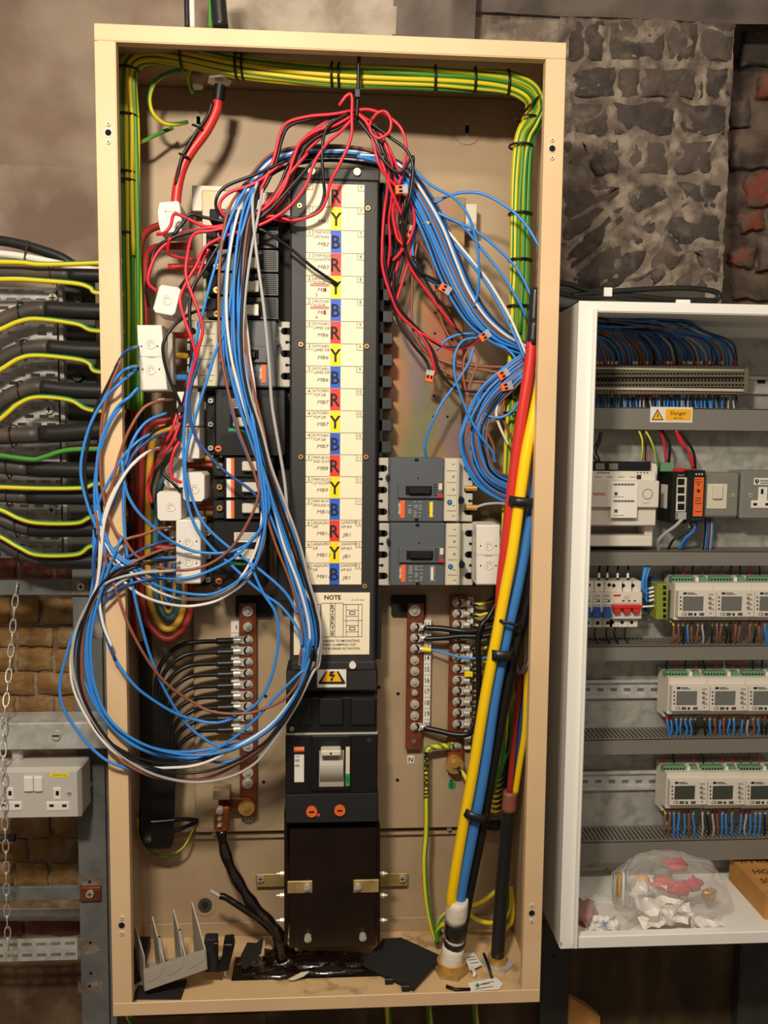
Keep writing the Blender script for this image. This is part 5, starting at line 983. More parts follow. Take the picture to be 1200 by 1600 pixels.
# -- top centre and right red/black
for i, (c, t, wh) in enumerate((
    ('r', '580,187,.045 592,176,.04 603,176,.04 611,190,.038 607,208,.04 592,216,.042 580,208,.045 577,196,.046 582,184,.048', 'wire curled in a small ring right of the tie'),
    ('r', '556,172,.05 580,172,.05 610,185,.05 628,205,.05 635,235,.05 630,265,.055 622,290,.06', 'wire arching right from the tie to a clear connector'),
    ('r', '557,176,.05 575,195,.05 583,225,.05 592,255,.05 604,275,.055 620,292,.06', 'wire dropping right of the cover top to the connector'),
    ('r', '560,178,.05 590,200,.055 605,235,.055 612,260,.06 607,290,.07 600,330,.08 597,380,.085 598,420,.09 610,460,.095 625,492,.1 652,517,.1 668,540,.1 676,565,.1 680,585,.105', 'wire hugging the right edge of the busbar cover'),
    ('k', '560,182,.055 585,205,.055 600,240,.055 612,270,.06 606,310,.075 600,345,.085 600,400,.09 608,450,.095 620,500,.1 645,537,.1 665,562,.105 671,580,.105', 'wire hugging the right edge of the cover to a connector'),
    ('k', '558,186,.05 580,215,.05 600,250,.05 625,270,.05 645,245,.05 640,300,.055 636,340,.065 633,385,.075 650,420,.08 690,442,.085', 'wire with a high bow right of the cover'),
    ('k', '575,190,.05 610,215,.05 635,235,.048 646,262,.048 640,310,.05 628,340,.06 632,385,.07', 'wire bowed widest at the upper right of cover'),
    ('r', '622,300,.065 613,330,.075 620,370,.08 632,386,.08 642,420,.085 665,452,.09 690,487,.095 712,512,.1', 'wire running from the top connector down the zinc plate'),
    ('r', '630,300,.065 645,325,.07 647,350,.075 638,378,.08 625,395,.085 614,408,.09', 'wire crossing back behind the cover edge'),
    ('r', '630,340,.07 612,300,.06 600,262,.055 590,230,.052', 'wire in the middle of the right red cluster'),
    ('r', '652,517,.1 677,532,.1 702,545,.1 730,541,.1 752,528,.1', 'wire running right into the middle connector'),
    ('k', '615,420,.09 618,470,.095 652,513,.1 690,540,.1 725,540,.098 750,527,.1', 'wire running right into the middle connector, beside red'),
    ('k', '645,400,.085 675,455,.09 700,487,.095 712,512,.1 725,526,.1', 'wire ending behind the middle connector'),
    ('k', '660,525,.1 678,550,.1 686,577,.1 710,605,.1 745,612,.1 785,604,.1', 'wire sweeping to the lowest right connector'),
    ('k', '637,350,.075 632,330,.07 634,310,.068', 'short wire behind the top connector'),
    ('r', '745,610,.102 765,608,.1 785,602,.1', 'short wire into the lowest right connector'))):
    ctl(c, t, wh, 'red and black wires right of the cover', 0, r=.0025)
# -- blue/brown bundle down the right
RT_ = S('560,243 600,250 632,275 660,320 682,365 702,415 722,458 748,498 780,526 812,542 835,552')
for i in range(16):
    c = 'bkbnbbgkbnbBwbkB'[i]; o = (i-7.5); pts = []
    for k, (x, y) in enumerate(RT_):
        sp = (.35, .7, 1.1, 1.5, 1.7, 1.7, 1.6, 1.4, 1.2, 1, .8)[k]; pts.append((x+o*sp*1.3, y-o*sp*.9, .062+.004*k+(i % 4)*.004))
    wire('control_wire', f'{CW[c][1]} wire in the bundle sweeping down the right of the cover', pts, .0023, CW[c][0], group='bundle sweeping down right of the cover', n=7, jit=.001)
for i in range(10):
    o = (i-4.5); c = 'bBknbBbkbB'[i]
    wire('control_wire', f'{CW[c][1]} wire in the arch over the top of the busbar cover', [(x, y+o*2.4, .108+.003*(i % 3)) for x, y in S('405,285 425,262 460,247 510,240 560,244 600,254 630,276 650,302')], .0023, CW[c][0], group='arch of wires over the cover top', n=7, jit=.0008)
for i, (c, t, wh) in enumerate((
    ('b', '640,262,.06 675,290,.06 710,310,.06 730,335,.06 742,370,.065 748,410,.07 747,452,.08 742,480,.09', 'wire curving inward right of the zinc plate'),
    ('b', '640,268,.09 660,300,.09 678,316,.085 700,307,.078 725,301,.07 757,304,.06 795,325,.05 822,352,.04 846,390,.03', 'wire arching highest toward the right frame'),
    ('b', '640,275,.09 660,310,.09 682,331,.085 710,345,.08 750,365,.075 795,405,.07 817,435,.065 831,465,.06', 'wire crossing the earth bundle to the black cap'),
    ('b', '642,282,.092 665,315,.09 692,338,.085 720,352,.08 750,385,.08 785,430,.075 810,472,.07 822,495,.07', 'wire crossing the earth bundle below the cap'),
    ('w', '645,285,.095 672,322,.095 705,368,.09 735,405,.087 765,442,.085 795,492,.08 810,525,.075 824,556,.07', 'wire crossing to the red feeder, pale one'),
    ('b', '643,288,.098 668,325,.098 700,370,.093 733,408,.09 763,448,.088 792,500,.083 808,532,.078 820,560,.072', 'wire beside the pale one to the red feeder'),
    ('n', '652,380,.1 645,425,.105 644,500,.11 655,537,.11 682,560,.11 745,572,.1 812,574,.09', 'wire dropping on the zinc plate then running right'),
    ('n', '655,375,.11 672,405,.11 680,435,.11 685,485,.11 697,517,.11 712,537,.11 725,545,.11', 'wire dropping through the middle of the zinc plate'),
    ('n', '682,560,.11 715,572,.105 760,579,.1 812,587,.09', 'wire running right below the middle connector, upper'),
    ('n', '686,575,.11 720,593,.105 760,598,.1 814,600,.09', 'wire running right below the middle connector, lower'),
    ('b', '760,523,.1 725,522,.1 700,530,.102 682,547,.105', 'wire looping left from the middle connector'),
    ('b', '752,528,.1 725,532,.098 712,550,.096 709,575,.095 715,602,.095 732,647,.095 750,680,.095 768,705,.1 774,724,.105', 'wire falling from the middle connector to the tangle'),
    ('b', '740,542,.1 732,567,.1 710,602,.1 690,630,.1 680,650,.1 668,677,.105 664,700,.11 667,718,.12', 'wire crossing the zinc plate down to the upper breaker'),
    ('b', '765,528,.1 795,547,.095 810,570,.09 816,595,.085', 'wire leaving the middle connector to the right'),
    ('b', '815,612,.09 810,628,.088 795,647,.09 775,653,.095 755,645,.1 747,625,.1 760,600,.1', 'wire hooked in a U beside the red feeder'),
    ('n', '740,540,.1 747,562,.1 735,600,.1 729,640,.1 735,690,.1 728,715,.11', 'wire weaving down beside the zinc plate, right'),
    ('n', '735,545,.1 725,562,.1 725,595,.1 735,632,.1 755,665,.1 772,700,.1 768,730,.11', 'wire weaving down beside the zinc plate, left'),
    ('w', '790,600,.1 776,640,.1 780,665,.1 795,695,.1', 'wire hanging beside the lower right connectors'),
    ('n', '795,605,.1 785,640,.1 790,665,.1 803,690,.1', 'wire hanging beside the pale one at lower right'),
    ('n', '742,731,.11 765,733,.11 785,742,.11 800,752,.12', 'wire in the top brass ferrule of the upper breaker'),
    ('k', '742,763,.11 765,764,.11 785,770,.115 800,780,.12', 'wire in the middle brass ferrule of the upper breaker'),
    ('g', '744,793,.11 760,788,.11 780,786,.11 798,790,.11', 'wire in the lowest brass ferrule of the upper breaker'),
    ('b', '652,350,.09 645,390,.095 655,425,.098 678,442,.095 690,447,.09', 'wire running into the clear connector on the zinc plate'))):
    ctl(c, t, wh, None, 0, r=.0023)
for i in range(16):
    c = 'bbBnbkbBbnbbkbBn'[i]; o = i-7.5; k = rw.uniform(-1, 1)
    pts = [(822+o*.3, 568+o*2.2, .085), (795+o*1.2, 590+o*2, .09), (764+o*2, 622+o*1.5, .095+.002*(i % 4)), (742+o*2.4, 665+k*6, .1), (742+o*2.6+k*5, 705+k*8, .1+.003*(i % 3)), (758+o*2.2, 742-o*1.2, .105), (785+o, 762-o*2.4, .11), (812, 768-o*3, .11)]
    wire('control_wire', f'{CW[c][1]} wire tangled between the zinc plate and the feeders', pts, .0023, CW[c][0], group='tangle between zinc plate and feeders', n=7, jit=.0012)
for i in range(6):
    c = 'gbBwrk'[i]; wire('control_wire', f'{CW[c][1]} wire in the pigtail behind the right frame edge', f'{838-i},{905},.1 {826-i*2},{945},.1 {812-i*2},{985},.1 {806+i},{1030+i*3},.1 {812+i},{1052},.1 {822+i},{1030},.1 {826+i},{985},.1 {834},{940},.1', .002, CW[c][0], group='pigtail behind the right frame edge', n=6)
# -- lever connectors
def conn(label, px, py, Y, a):
    o = T('lever_connector', label, 'connector', px, py+8, Y, 'orange and clear wire connectors'); c = P(px, py, Y); ca, sa = math.cos(a), math.sin(a)
    def rb(nm, x0, x1, z0, z1, y0, y1, m):
        g = G(); g.box(x0, x1, y0, y1, z0, z1, m, .0006); g.v = [(c.x+v[0]*ca-v[2]*sa, c.y+v[1], c.z+v[0]*sa+v[2]*ca) for v in g.v]; g.build(nm, o)
    rb('orange_body', -.0095, .0015, -.0065, .0065, -.005, .006, 'orange'); rb('clear_front', .0015, .010, -.0068, .0068, -.0055, .006, 'clear')
    for k in (-1, 1): rb('port', -.004, .001, k*.003-.0018, k*.003+.0018, -.0056, -.004, 'hole')
for q in (('clear and orange connector at the top right of the cover', 627, 297, .055, .1), ('clear and orange connector in the middle of the zinc plate', 695, 452, .085, -.5), ('clear and orange connector right of the zinc plate', 757, 525, .095, .6), ('clear and orange connector at the end of the black wire on the zinc plate', 671, 588, .1, 1.4),
          ('upper of two clear connectors beside the red feeder', 786, 585, .09, .6), ('lower of two clear connectors beside the red feeder', 791, 604, .09, .25), ('orange connector hanging behind the top red wires', 638, 362, .085, 1.3)): conn(*q)
for i, (x, y) in enumerate(((630, 347), (666, 347))): G().cyl(P(x-5, y, .08), P(x+5, y+2, .08), .003, 'sign_amber', n=8).thing('wire_crimp', f'yellow crimp on the {"left" if i == 0 else "right"} of two behind the top red wires', 'crimp')
# -- further red and black strands fanning out from the tie
for i in range(8):
    c = 'rkrrkrkr'[i]; o = i*5
    pts = [(556, 174+i, .056), (528-o*.3, 184+o*.5, .058), (498-o*.2, 198+o*.7, .06), (470-o*.1, 222+o*.8, .062), (452+o*.1, 256+o*.8, .062), (432+o*.2, 296+o*.5, .064), (405+o*.1, 328+o*.4, .066), (372, 346+o*.5, .068), (345, 352+o*.7, .072)]
    wire('control_wire', f'{CW[c][1]} wire in the fan from the tie to the upper left breakers', pts, .0025, CW[c][0], group='fan of wires from the tie to the upper left', n=7, jit=.0022)
for i in range(5):
    c = 'rkrkr'[i]; o = i*5
    pts = [(558, 178, .058), (578+o*.4, 194+o*.3, .06), (594+o*.6, 225+o*.2, .062), (606+o*.7, 262, .066), (612+o*.9, 305, .075), (606+o*1.1, 345, .085), (610+o*1.6, 385, .095), (603+o*.5, 430+o*3, .105)]
    wire('control_wire', f'{CW[c][1]} wire in the cluster falling right of the cover top', pts, .0024, CW[c][0], group='cluster falling right of the cover top', n=7, jit=.002)

# ================================================================== the white control enclosure on the right
EF, EBK = .07, .322
ex0 = P(889, 980, EF).x; ez1 = P(1000, 472, EF).z; ez0 = P(1000, 1479, EF).z; ex1 = ex0+.62
ix0 = P(915, 980, EF).x; iz1 = P(1060, 489, EF).z; iz0 = P(1040, 1460, EF).z; ix1 = ex1-.024; t = .002
en = T('control_enclosure', 'white steel control enclosure without its door, right of the cabinet', 'enclosure', 1040, 1482, .2)
G().box(ex0, ex0+t, EF, EBK, ez0, ez1, 'white_enc').build('side_panel', en); G().box(ex1-t, ex1, EF, EBK, ez0, ez1, 'white_enc').build('side_panel', en)
G().box(ex0, ex1, EF, EBK, ez1-t, ez1, 'white_enc').build('top_panel', en); G().box(ex0, ex1, EF, EBK, ez0, ez0+t, 'white_enc').build('bottom_panel', en); G().box(ex0, ex1, EBK-t, EBK, ez0, ez1, 'white_enc').build('back_panel', en)
fw_ = ix0-ex0
G().box(ex0, ix0, EF-.001, EF+.002, ez0+.012, ez1, 'white_enc', .001).build('flange', en); G().box(ix1, ex1, EF-.001, EF+.002, ez0+.012, ez1, 'white_enc', .001).build('flange', en)
G().box(ex0, ex1, EF-.0008, EF+.002, iz1, ez1, 'white_enc', .001).build('flange', en); G().box(ex0+.004, ex1, EF-.0008, EF+.002, ez0, iz0, 'white_enc', .001).build('flange', en)
G().box(ix0-.005, ix0, EF-.012, EF+.02, ez0+.006, iz1+.003, 'white_enc', .0015).build('gutter_lip', en); G().box(ex0+fw_*.9, ex1, EF+.001, EF+.02, iz1-.001, iz1+.001, 'white_enc').build('gutter_lip', en); G().box(ix0, ix1, EF+.001, EF+.014, iz0-.001, iz0+.001, 'white_enc').build('gutter_lip', en)
GP = .312; part('mounting_plate', en, (905, 528, 1260, 1352), GP, GP+.003, 'galv_plate', .0005, label='galvanised mounting plate')
part('roof_tab', en, (1057, 468, 1079, 478), EF+.06, EF+.065, 'white_enc'); part('roof_tab', en, (944, 449, 957, 463), .262, .266, 'white_enc')
for q in ((1174, 1363), (950, 1360)): disc('stud', en, q[0], q[1], 2, GP+.002, EBK, 'steel_bolt', 8)
XL, XR = ix0+.001, ex1-.01
DY = .247
def duct(label, y0, y1, slots=True):
    o = T('cable_duct', label, 'cable duct', 1050, y1, .28, 'grey slotted cable ducts'); z1, z0 = P(1050, y0, DY).z, P(1050, y1, DY).z
    G().box(XL, XR, DY, DY+.0015, z0, z1, 'grey_duct', .0005).box(XL, XR, DY, DY+.006, z1-.002, z1, 'grey_duct').build('lid', o); G().box(XL, XR, GP-.002, GP, z0, z1, 'grey_duct').build('base', o)
    g = G(); n = int((XR-XL)/.0085)
    for i in range(n):
        x = XL+i*.0085; g.box(x, x+.0048, DY+.0015, GP-.001, z1-.0025, z1-.0008, 'grey_duct'); g.box(x, x+.0048, DY+.0015, GP-.001, z0+.0008, z0+.0025, 'grey_duct')
    q = g.build('fingers', o); q['kind'] = 'stuff'; return o
d1 = duct('grey cable duct carrying the danger label', 637, 672); duct('grey cable duct below the white controller', 861, 884); duct('grey cable duct below the first row of meters', 1009, 1032); duct('grey cable duct between the lower two meter rows', 1154, 1178); duct('lowest grey cable duct above the plastic bag', 1313, 1346)
dl = part('danger_label', d1, (1016, 636, 1082, 660), DY-.0006, DY+.001, 'white', 0, 'danger label with lightning triangle'); g = G()
g.ppoly([(1027.5, 639), (1037, 656.5), (1018, 656.5)], DY-.0009, DY, 'ink').ppoly([(1027.5, 642), (1034.6, 655), (1020.4, 655)], DY-.0012, DY, 'sign_amber').ppoly([(1028, 644.5), (1029, 649), (1027.8, 648.8), (1029, 653.5), (1026, 650), (1027, 650)], DY-.0015, DY, 'ink').pbox((1040, 639, 1080, 657), DY-.0009, DY, 'sign_amber', 0)
g.text('Danger', 1060, 645.5, 6, DY-.0012, 'ink', 0, .005); g.text('400 Volts', 1060, 653.5, 3, DY-.0012, 'ink'); g.build('label_print', dl)
# din rails
def rail(label, x0, x1, y0, y1, slots):
    o = T('din_rail', label, 'rail', (x0+x1)/2, y1, GP); z0, z1 = P(x0, y1, .302).z, P(x0, y0, .302).z; a, b = P(x0, y0, .302).x, P(x1, y0, .302).x; h = z1-z0
    g = G(); g.box(a, b, .302, .3035, z1-h*.16, z1, 'galv', .0003).box(a, b, .302, .3035, z0, z0+h*.16, 'galv', .0003).box(a, b, .303, .311, z1-h*.18, z1-h*.14, 'galv').box(a, b, .303, .311, z0+h*.14, z0+h*.18, 'galv').box(a, b, .3095, .311, z0+h*.15, z1-h*.15, 'galv'); g.build('channel', o)
    for i in range(slots): x = x0+12+i*21; G().pbox((x-5, (y0+y1)/2-2.5, x+5, (y0+y1)/2+2.5), .3092, .310, 'steel_paint', 0).build('slot', o)
rail('din rail stub right of the terminal strip', 920, 1260, 584, 612, 0); rail('empty din rail left of the second meter row', 905, 1260, 1063, 1092, 6); rail('empty din rail left of the lowest meter row', 902, 1260, 1206, 1236, 6); rail('din rail behind the small circuit breakers', 905, 1260, 930, 960, 0)
G().pbox((1184, 593, 1196, 599), .3085, .310, 'hole', 0).build('slot', bpy.data.objects['din_rail'])
# terminal strip
ts = T('terminal_strip', 'long beige terminal strip of about forty narrow terminals', 'terminal strip', 1045, 613, .3)
part('lower_marker', ts, (917, 606, 1166, 610), .25, .262, 'ivory', 0); part('upper_marker', ts, (917, 575.5, 1166, 578.5), .25, .262, 'ivory', 0); part('end_stop', ts, (1164, 573, 1170, 615), .246, .302, 'grey_term', .001)
g = G(); k = 46
for i in range(k):
    x = 917+i*5.37; g.pbox((x+.3, 571, x+5, 616), .254, .303, 'grey_term', .0005)
    g.pbox((x+.3, 579, x+5, 589), .248, .256, 'grey_term', .0004).pbox((x+.3, 597, x+5, 605), .248, .256, 'grey_term', .0004); g.pcyl(x+2.6, 584, 1.9, .2476, .25, 'hole', 8).pcyl(x+2.6, 601.5, 1.9, .2476, .25, 'hole', 8); g.pbox((x+1, 590, x+4, 596), .2535, .256, 'hole', 0)
q = g.build('terminals', ts); q['kind'] = 'stuff'
rt = random.Random(5); cc = 'bBkgBnbBkkgbBnbBn'
for i in range(42):
    x = 930+i*5.37+rt.uniform(-1.2, 1.2); c = rt.choice(cc); y1 = 500+rt.uniform(-8, 14); dx = 30+.45*(x-925)*.6; e = 556
    pts = [(x, 572, .27), (x-rt.uniform(-1, 2), 556, .262), (x-8-rt.uniform(0, 5), 538-rt.uniform(0, 5), .25), (x-22-dx*.3, 519+rt.uniform(-11, 9), .245), (x-45-dx*.6, 506+rt.uniform(-9, 12), .24+rt.uniform(-.02, .02)), (900-rt.uniform(0, 12), y1, .235)]
    if pts[-2][0] < 905: pts = pts[:4]
    pts = [q for q in pts if q[0] > 893]
    wire('control_wire', f'{CW[c][1]} wire arching into the top of the terminal strip', pts, .0021, CW[c][0], group='wires arching into the terminal strip', n=6, sub=5)
    c = rt.choice('bbbBgkb'); wire('control_wire', f'{CW[c][1]} wire dropping from the terminal strip into the duct', [(x, 617, .285), (x+rt.uniform(-1, 1), 628, .28), (x+rt.uniform(-2, 3), 642, .275)], .0019, CW[c][0], group='wires dropping from the terminal strip', n=6, sub=4)
    for y in ((567, .265), (619, .284)):
        if rt.random() < .8: m = rt.choice(['paper', 'sign_amber', 'red_plastic', 'red_plastic', 'ivory']); G().cyl(P(x, y[0]-2.5, y[1]), P(x, y[0]+2.5, y[1]), .0026, m, n=8).thing('wire_marker', f'{ {"paper": "white", "sign_amber": "yellow", "red_plastic": "red", "ivory": "cream"}[m]} marker sleeve {"above" if y[0] < 600 else "below"} the terminal strip', 'wire marker', 'marker sleeves at the terminal strip')
# controller
ctl_ = T('building_controller', 'white building controller with red lettering on the left of its row', 'controller', 970, 853, .3)
part('base', ctl_, (909, 724, 1026, 822), .258, .303, 'meter', .001); part('front_cover', ctl_, (905, 751, 1030, 793), .226, .26, 'meter', .0015); part('lower_cover', ctl_, (905, 793, 1025, 821), .236, .26, 'meter', .0015); part('print_band', ctl_, (907, 736, 1025, 751), .244, .26, 'meter', .001)
part('black_terminals', ctl_, (912, 721, 1017, 735), .246, .26, 'black', .001); part('tray', ctl_, (905, 837, 1020, 854), .244, .30, 'meter', .002); part('side_arm', ctl_, (1008, 820, 1020, 840), .262, .30, 'meter', .001)
for a in (931, 952): part('terminal_plug', ctl_, (a, 724, a+14, 734), .241, .25, 'grey_box', .0006)
sl = part('paper_label', ctl_, (955, 753, 996, 809), .2235, .2242, 'paper', 0, label='white paper sticker with printed lines'); g = G()
for y in (757, 783): [g.pbox((958+i*1.7, y-1.6, 958.9+i*1.7+(i % 3)*.4, y+1.6), .2232, .224, 'ink_soft', 0) for i in range(20)]
for y in (776, 805): g.pbox((958, y, 975, y+.7), .2232, .224, 'ink_soft', 0)
for y in (772, 799): g.pbox((960, y-3, 965, y+2), .2232, .224, 'ink_soft', 0)
g.build('label_print', sl)
g = G(); g.text('TREND', 934, 772, 4.6, .2257, 'ink_red', 0, .02, 1.2); g.text('IQ4NC', 1010, 786, 2.6, .2257, 'orange'); [g.pbox((930+i*18, 745, 940+i*18, 745.8), .2437, .245, 'ink_soft', 0) for i in range(4)]; [g.pbox((933+i*4, 738, 936+i*4, 739.5), .2437, .245, 'ink', 0) for i in range(5)]; [g.pbox((995+i*5, 738, 998+i*5, 739.5), .2437, .245, 'ink', 0) for i in range(4)]; g.pbox((995, 742, 1002, 749), .2437, .245, 'ink', 0)
cc_ = P(1012, 772, .2256); rr = PXL(8, .2256); g.tube([cc_+Vector((math.cos(a), 0, math.sin(a)))*rr for a in [2*math.pi*i/28 for i in range(29)]], .0005, 'ink', 4, caps=False); g.build('front_print', ctl_)
for i, (c, t, lab) in enumerate((('k', '938,676,.25 934,690,.25 926,703,.25 928,714,.25 933,721,.25', 'thin black wire with a dark sleeve above the controller, left'), ('k', '940,676,.252 937,692,.25 931,705,.25 935,715,.25 937,721,.25', 'second thin black wire above the controller, left'), ('k', '1006,674,.255 1009,690,.25 1008,720,.25', 'black wire into the right end of the controller'), ('r', '1010,706,.25 1010,722,.25', 'short red wire into the right end of the controller'))): wire('control_wire', lab, t, .0018, CW[c][0])
wire('earth_wire', 'green-yellow wire into the right end of the controller', '998,672,.255 1004,690,.25 1003,720,.25', .0019, 'w_ey', m2='w_eg'); wire('earth_wire', 'green-yellow wire bowing down beside the network switch', '1008,672,.255 1018,690,.25 1025,712,.25 1028,732,.26', .0019, 'w_ey', m2='w_eg'); G().tube(path(S('939,678,.249 936,690,.248 932,697,.248')), .003, 'c_black', 7).thing('cable_sleeve', 'dark sleeve on the thin wires at upper left of the controller', 'sleeve')
# network switch
ns = T('network_switch', 'black network switch with four open ports and one grey plug', 'network switch', 1060, 818, .3); part('body', ns, (1050, 737, 1075, 818), .236, .303, 'black', .001)
part('side_label', ns, (1030, 757, 1042, 793), .27, .2702, 'white') if 0 else None
x0 = P(1050, 777, .236).x; z0, z1 = P(1050, 794, .27).z, P(1050, 757, .27).z; G().box(x0-.0004, x0+.0005, .258, .288, z0, z1, 'white').build('side_label', ns)
part('port_frame', ns, (1057, 746, 1072, 799), .2352, .238, 'ivory', 0)
for i in range(4): part('port', ns, (1059, 748+i*13, 1069.5, 758+i*13), .2348, .24, 'hole', 0)
part('port_frame', ns, (1056, 800, 1072, 812), .2352, .238, 'ivory', 0); part('green_terminal', ns, (1033, 723, 1054, 737), .262, .30, 'green_term', .001); part('red_terminal', ns, (1055, 732, 1074, 738), .25, .30, 'red_plastic', .0006)
g = G(); g.text('TREND', 1064, 742.5, 2.4, .2355, 'w_grey'); g.build('front_print', ns)
G().pbox((1060, 801, 1073, 812), .222, .237, 'w_grey', .001).thing('network_plug', 'grey network plug in the lowest switch port', 'plug'); wire('network_cable', 'grey network cable curving from the plug into the duct', '1066,811,.222 1055,822,.225 1040,833,.235 1030,843,.245 1028,852,.255 1030,862,.265', .0031, 'w_grey', cat='cable', n=8)
for t, c, lab in (('1031,672,.26 1037,690,.265 1041,722,.27', 'r', 'red wire into the green terminal of the network switch'), ('1034,672,.26 1044,688,.262 1047,700,.262 1045,722,.27', 'k', 'black wire into the green terminal of the network switch'), ('1056,672,.25 1064,692,.25 1076,706,.25 1082,732,.255', 'r', 'red wire into the orange power supply'), ('1060,672,.248 1074,690,.248 1084,708,.25 1087,732,.255', 'k', 'black wire into the orange power supply'), ('1058,672,.252 1068,694,.252 1079,712,.252 1084,732,.257', 'r', 'second red wire into the orange power supply')): wire('control_wire', lab, t, .0024, CW[c][0])
ps = T('power_supply', 'slim black power supply with an orange front panel', 'power supply', 1087, 816, .3); part('body', ps, (1074, 735, 1101, 816), .23, .303, 'black', .001); op = part('orange_panel', ps, (1084, 746, 1099, 807), .2294, .232, 'orange', .0006); g = G()
for y in (749, 753, 778, 782, 786, 799): g.pbox((1086, y, 1097-(y % 3), y+1), .2291, .23, 'ink', 0)
g.pcyl(1091.5, 757, 1.6, .229, .23, 'ink', 10).pcyl(1091.5, 767, 2.8, .229, .23, 'ink', 12); g.build('panel_print', op)
for i in range(3): disc('terminal_screw', ps, 1088+i*4.5, 741, 1.7, .2295, .232, 'steel_bolt', 8); disc('foot_hole', ps, 1083+i*5, 811, 1.4, .2295, .232, 'w_dblue', 8)
for i, (c, m) in enumerate((('k', 0), ('b', 0), ('B', 0))): wire('control_wire', f'{CW[c][1]} wire below the orange power supply', f'{1078+i*5},816,.25 {1080+i*3},828,.25 {1066+i*4-(12 if c == "k" else 0)},842,.255 {1056+i*5-(12 if c == "k" else 0)},858,.265', .0024, CW[c][0])
for i in range(3): G().cyl(P(1077+i*4.5, 818, .25), P(1077+i*4.5, 824, .25), .0019, 'paper', n=8).thing('wire_marker', f'white marker below the power supply, {("left", "middle", "right")[i]}', 'wire marker')
sw = T('isolator_switch', 'grey metal switch box with one white rocker', 'switch', 1128, 809, .3); part('box', sw, (1101, 739, 1155, 809), .243, .305, 'grey_box', .004); ins = part('white_insert', sw, (1105, 756, 1136, 795), .2415, .244, 'ivory', .0006); part('rocker', ins, (1115, 758, 1130, 780), .236, .243, 'ivory', .0015); screw('screw', sw, 1146, 774, 3, .2415, .244, 'steel_bolt', '-')
so2 = T('single_socket', 'grey metal single socket at the right edge of the enclosure', 'socket', 1190, 811, .3); part('box', so2, (1158, 736, 1236, 812), .243, .305, 'grey_box', .004); lb = part('label', so2, (1178, 747, 1216, 757.5), .2425, .244, 'white', 0); g = G(); g.ppoly([(1180, 749), (1186, 749), (1186, 753), (1183, 756.5), (1180, 753)], .2422, .243, 'ink').ppoly([(1182.5, 750), (1184, 750), (1183.5, 754)], .242, .2425, 'white'); [g.pbox((1188, 750+i*2.4, 1212, 751+i*2.4), .2422, .243, 'ink', 0) for i in range(3)]; g.build('label_print', lb)
part('socket_insert', so2, (1185, 761, 1199, 793), .2415, .244, 'white', .0008); part('socket_insert', so2, (1174, 782, 1210, 794), .2412, .244, 'white', .0008); g = G().pbox((1189, 764, 1193, 772), .2412, .242, 'hole', 0).pbox((1177, 786, 1183, 790), .2409, .242, 'hole', 0).pbox((1196, 786, 1202, 790), .2409, .242, 'hole', 0); g.build('pin_holes', so2); screw('screw', so2, 1173, 774, 3.4, .2415, .244, 'steel_bolt', '-')
for i in range(7):
    c = 'kbBnkgb'[i]; wire('control_wire', f'{CW[c][1]} wire dropping below the grey switch box', f'{1102+i*1.9},808,.27 {1102+i*1.8},830,.27 {1099+i*1.9},860,.275', .0018, CW[c][0], group='wires below the grey switch box')
# small circuit breakers
for i in range(3):
    x = 910+i*16; o = T('circuit_breaker', ('leftmost blue-toggled circuit breaker, partly hidden by the enclosure edge', 'middle blue-toggled circuit breaker in the enclosure', 'right blue-toggled circuit breaker beside the red-barred one')[i], 'circuit breaker', x+8, 981, .3, 'blue-toggled circuit breakers')
    part('upper_terminal', o, (x+3, 908, x+18, 925), .252, .303, 'meter', .0008); part('body', o, (x, 927, x+15.6, 968), .24, .303, 'meter', .0008); part('lower_terminal', o, (x, 967, x+15.4, 980), .252, .303, 'meter', .0008); part('toggle', o, (x+2.5, 949, x+13, 961), .232, .242, 'blue_switch', .001); part('toggle_foot', o, (x+.8, 957, x+14.6, 966), .228, .24, 'blue_switch', .001); disc('screw_hole', o, x+10, 914, 3, .2517, .254, 'hole'); disc('screw_hole', o, x+8, 973.5, 3, .2517, .254, 'hole'); g = G(); [g.pbox((x+2, y, x+12, y+.8), .2397, .241, 'ink_soft', 0) for y in (929.5, 932, 936, 940, 945)]; g.pbox((x+8, 938, x+11, 940), .2395, .241, 'ink', 0); g.build('print', o)
o = T('residual_breaker', 'circuit breaker with a wide red bar beside the blue-toggled ones', 'circuit breaker', 980, 981, .3)
for k in range(3): part('upper_terminal', o, (954+k*15+5, 908, 954+k*15+18, 925), .252, .303, 'meter', .0008); disc('screw_hole', o, 959+k*15, 915, 3, .2517, .254, 'hole'); part('lower_terminal', o, (952+k*15, 967, 952+k*15+14.5, 980), .252, .303, 'meter', .0008); disc('screw_hole', o, 957+k*15, 972.5, 3, .2517, .254, 'hole'); part('red_toggle', o, (960+k*15, 951, 970+k*15, 959), .229, .242, 'red_plastic', .001)
part('body', o, (957, 926, 1003, 967), .24, .303, 'meter', .0008); part('red_bar', o, (958, 946, 1004, 951), .228, .242, 'red_plastic', .001); g = G(); g.pbox((959, 929, 970, 932), .2397, .241, 'red_plastic', 0); [g.pbox((972+i*9, 938, 976+i*9, 940), .2397, .241, 'ink', 0) for i in range(3)]; g.pbox((958, 942.4, 1002, 942.9), .2397, .241, 'ink_soft', 0); [g.pbox((976+i*3, 931, 976.6+i*3, 937), .2397, .241, 'ink_soft', 0) for i in range(3)]; g.build('print', o)
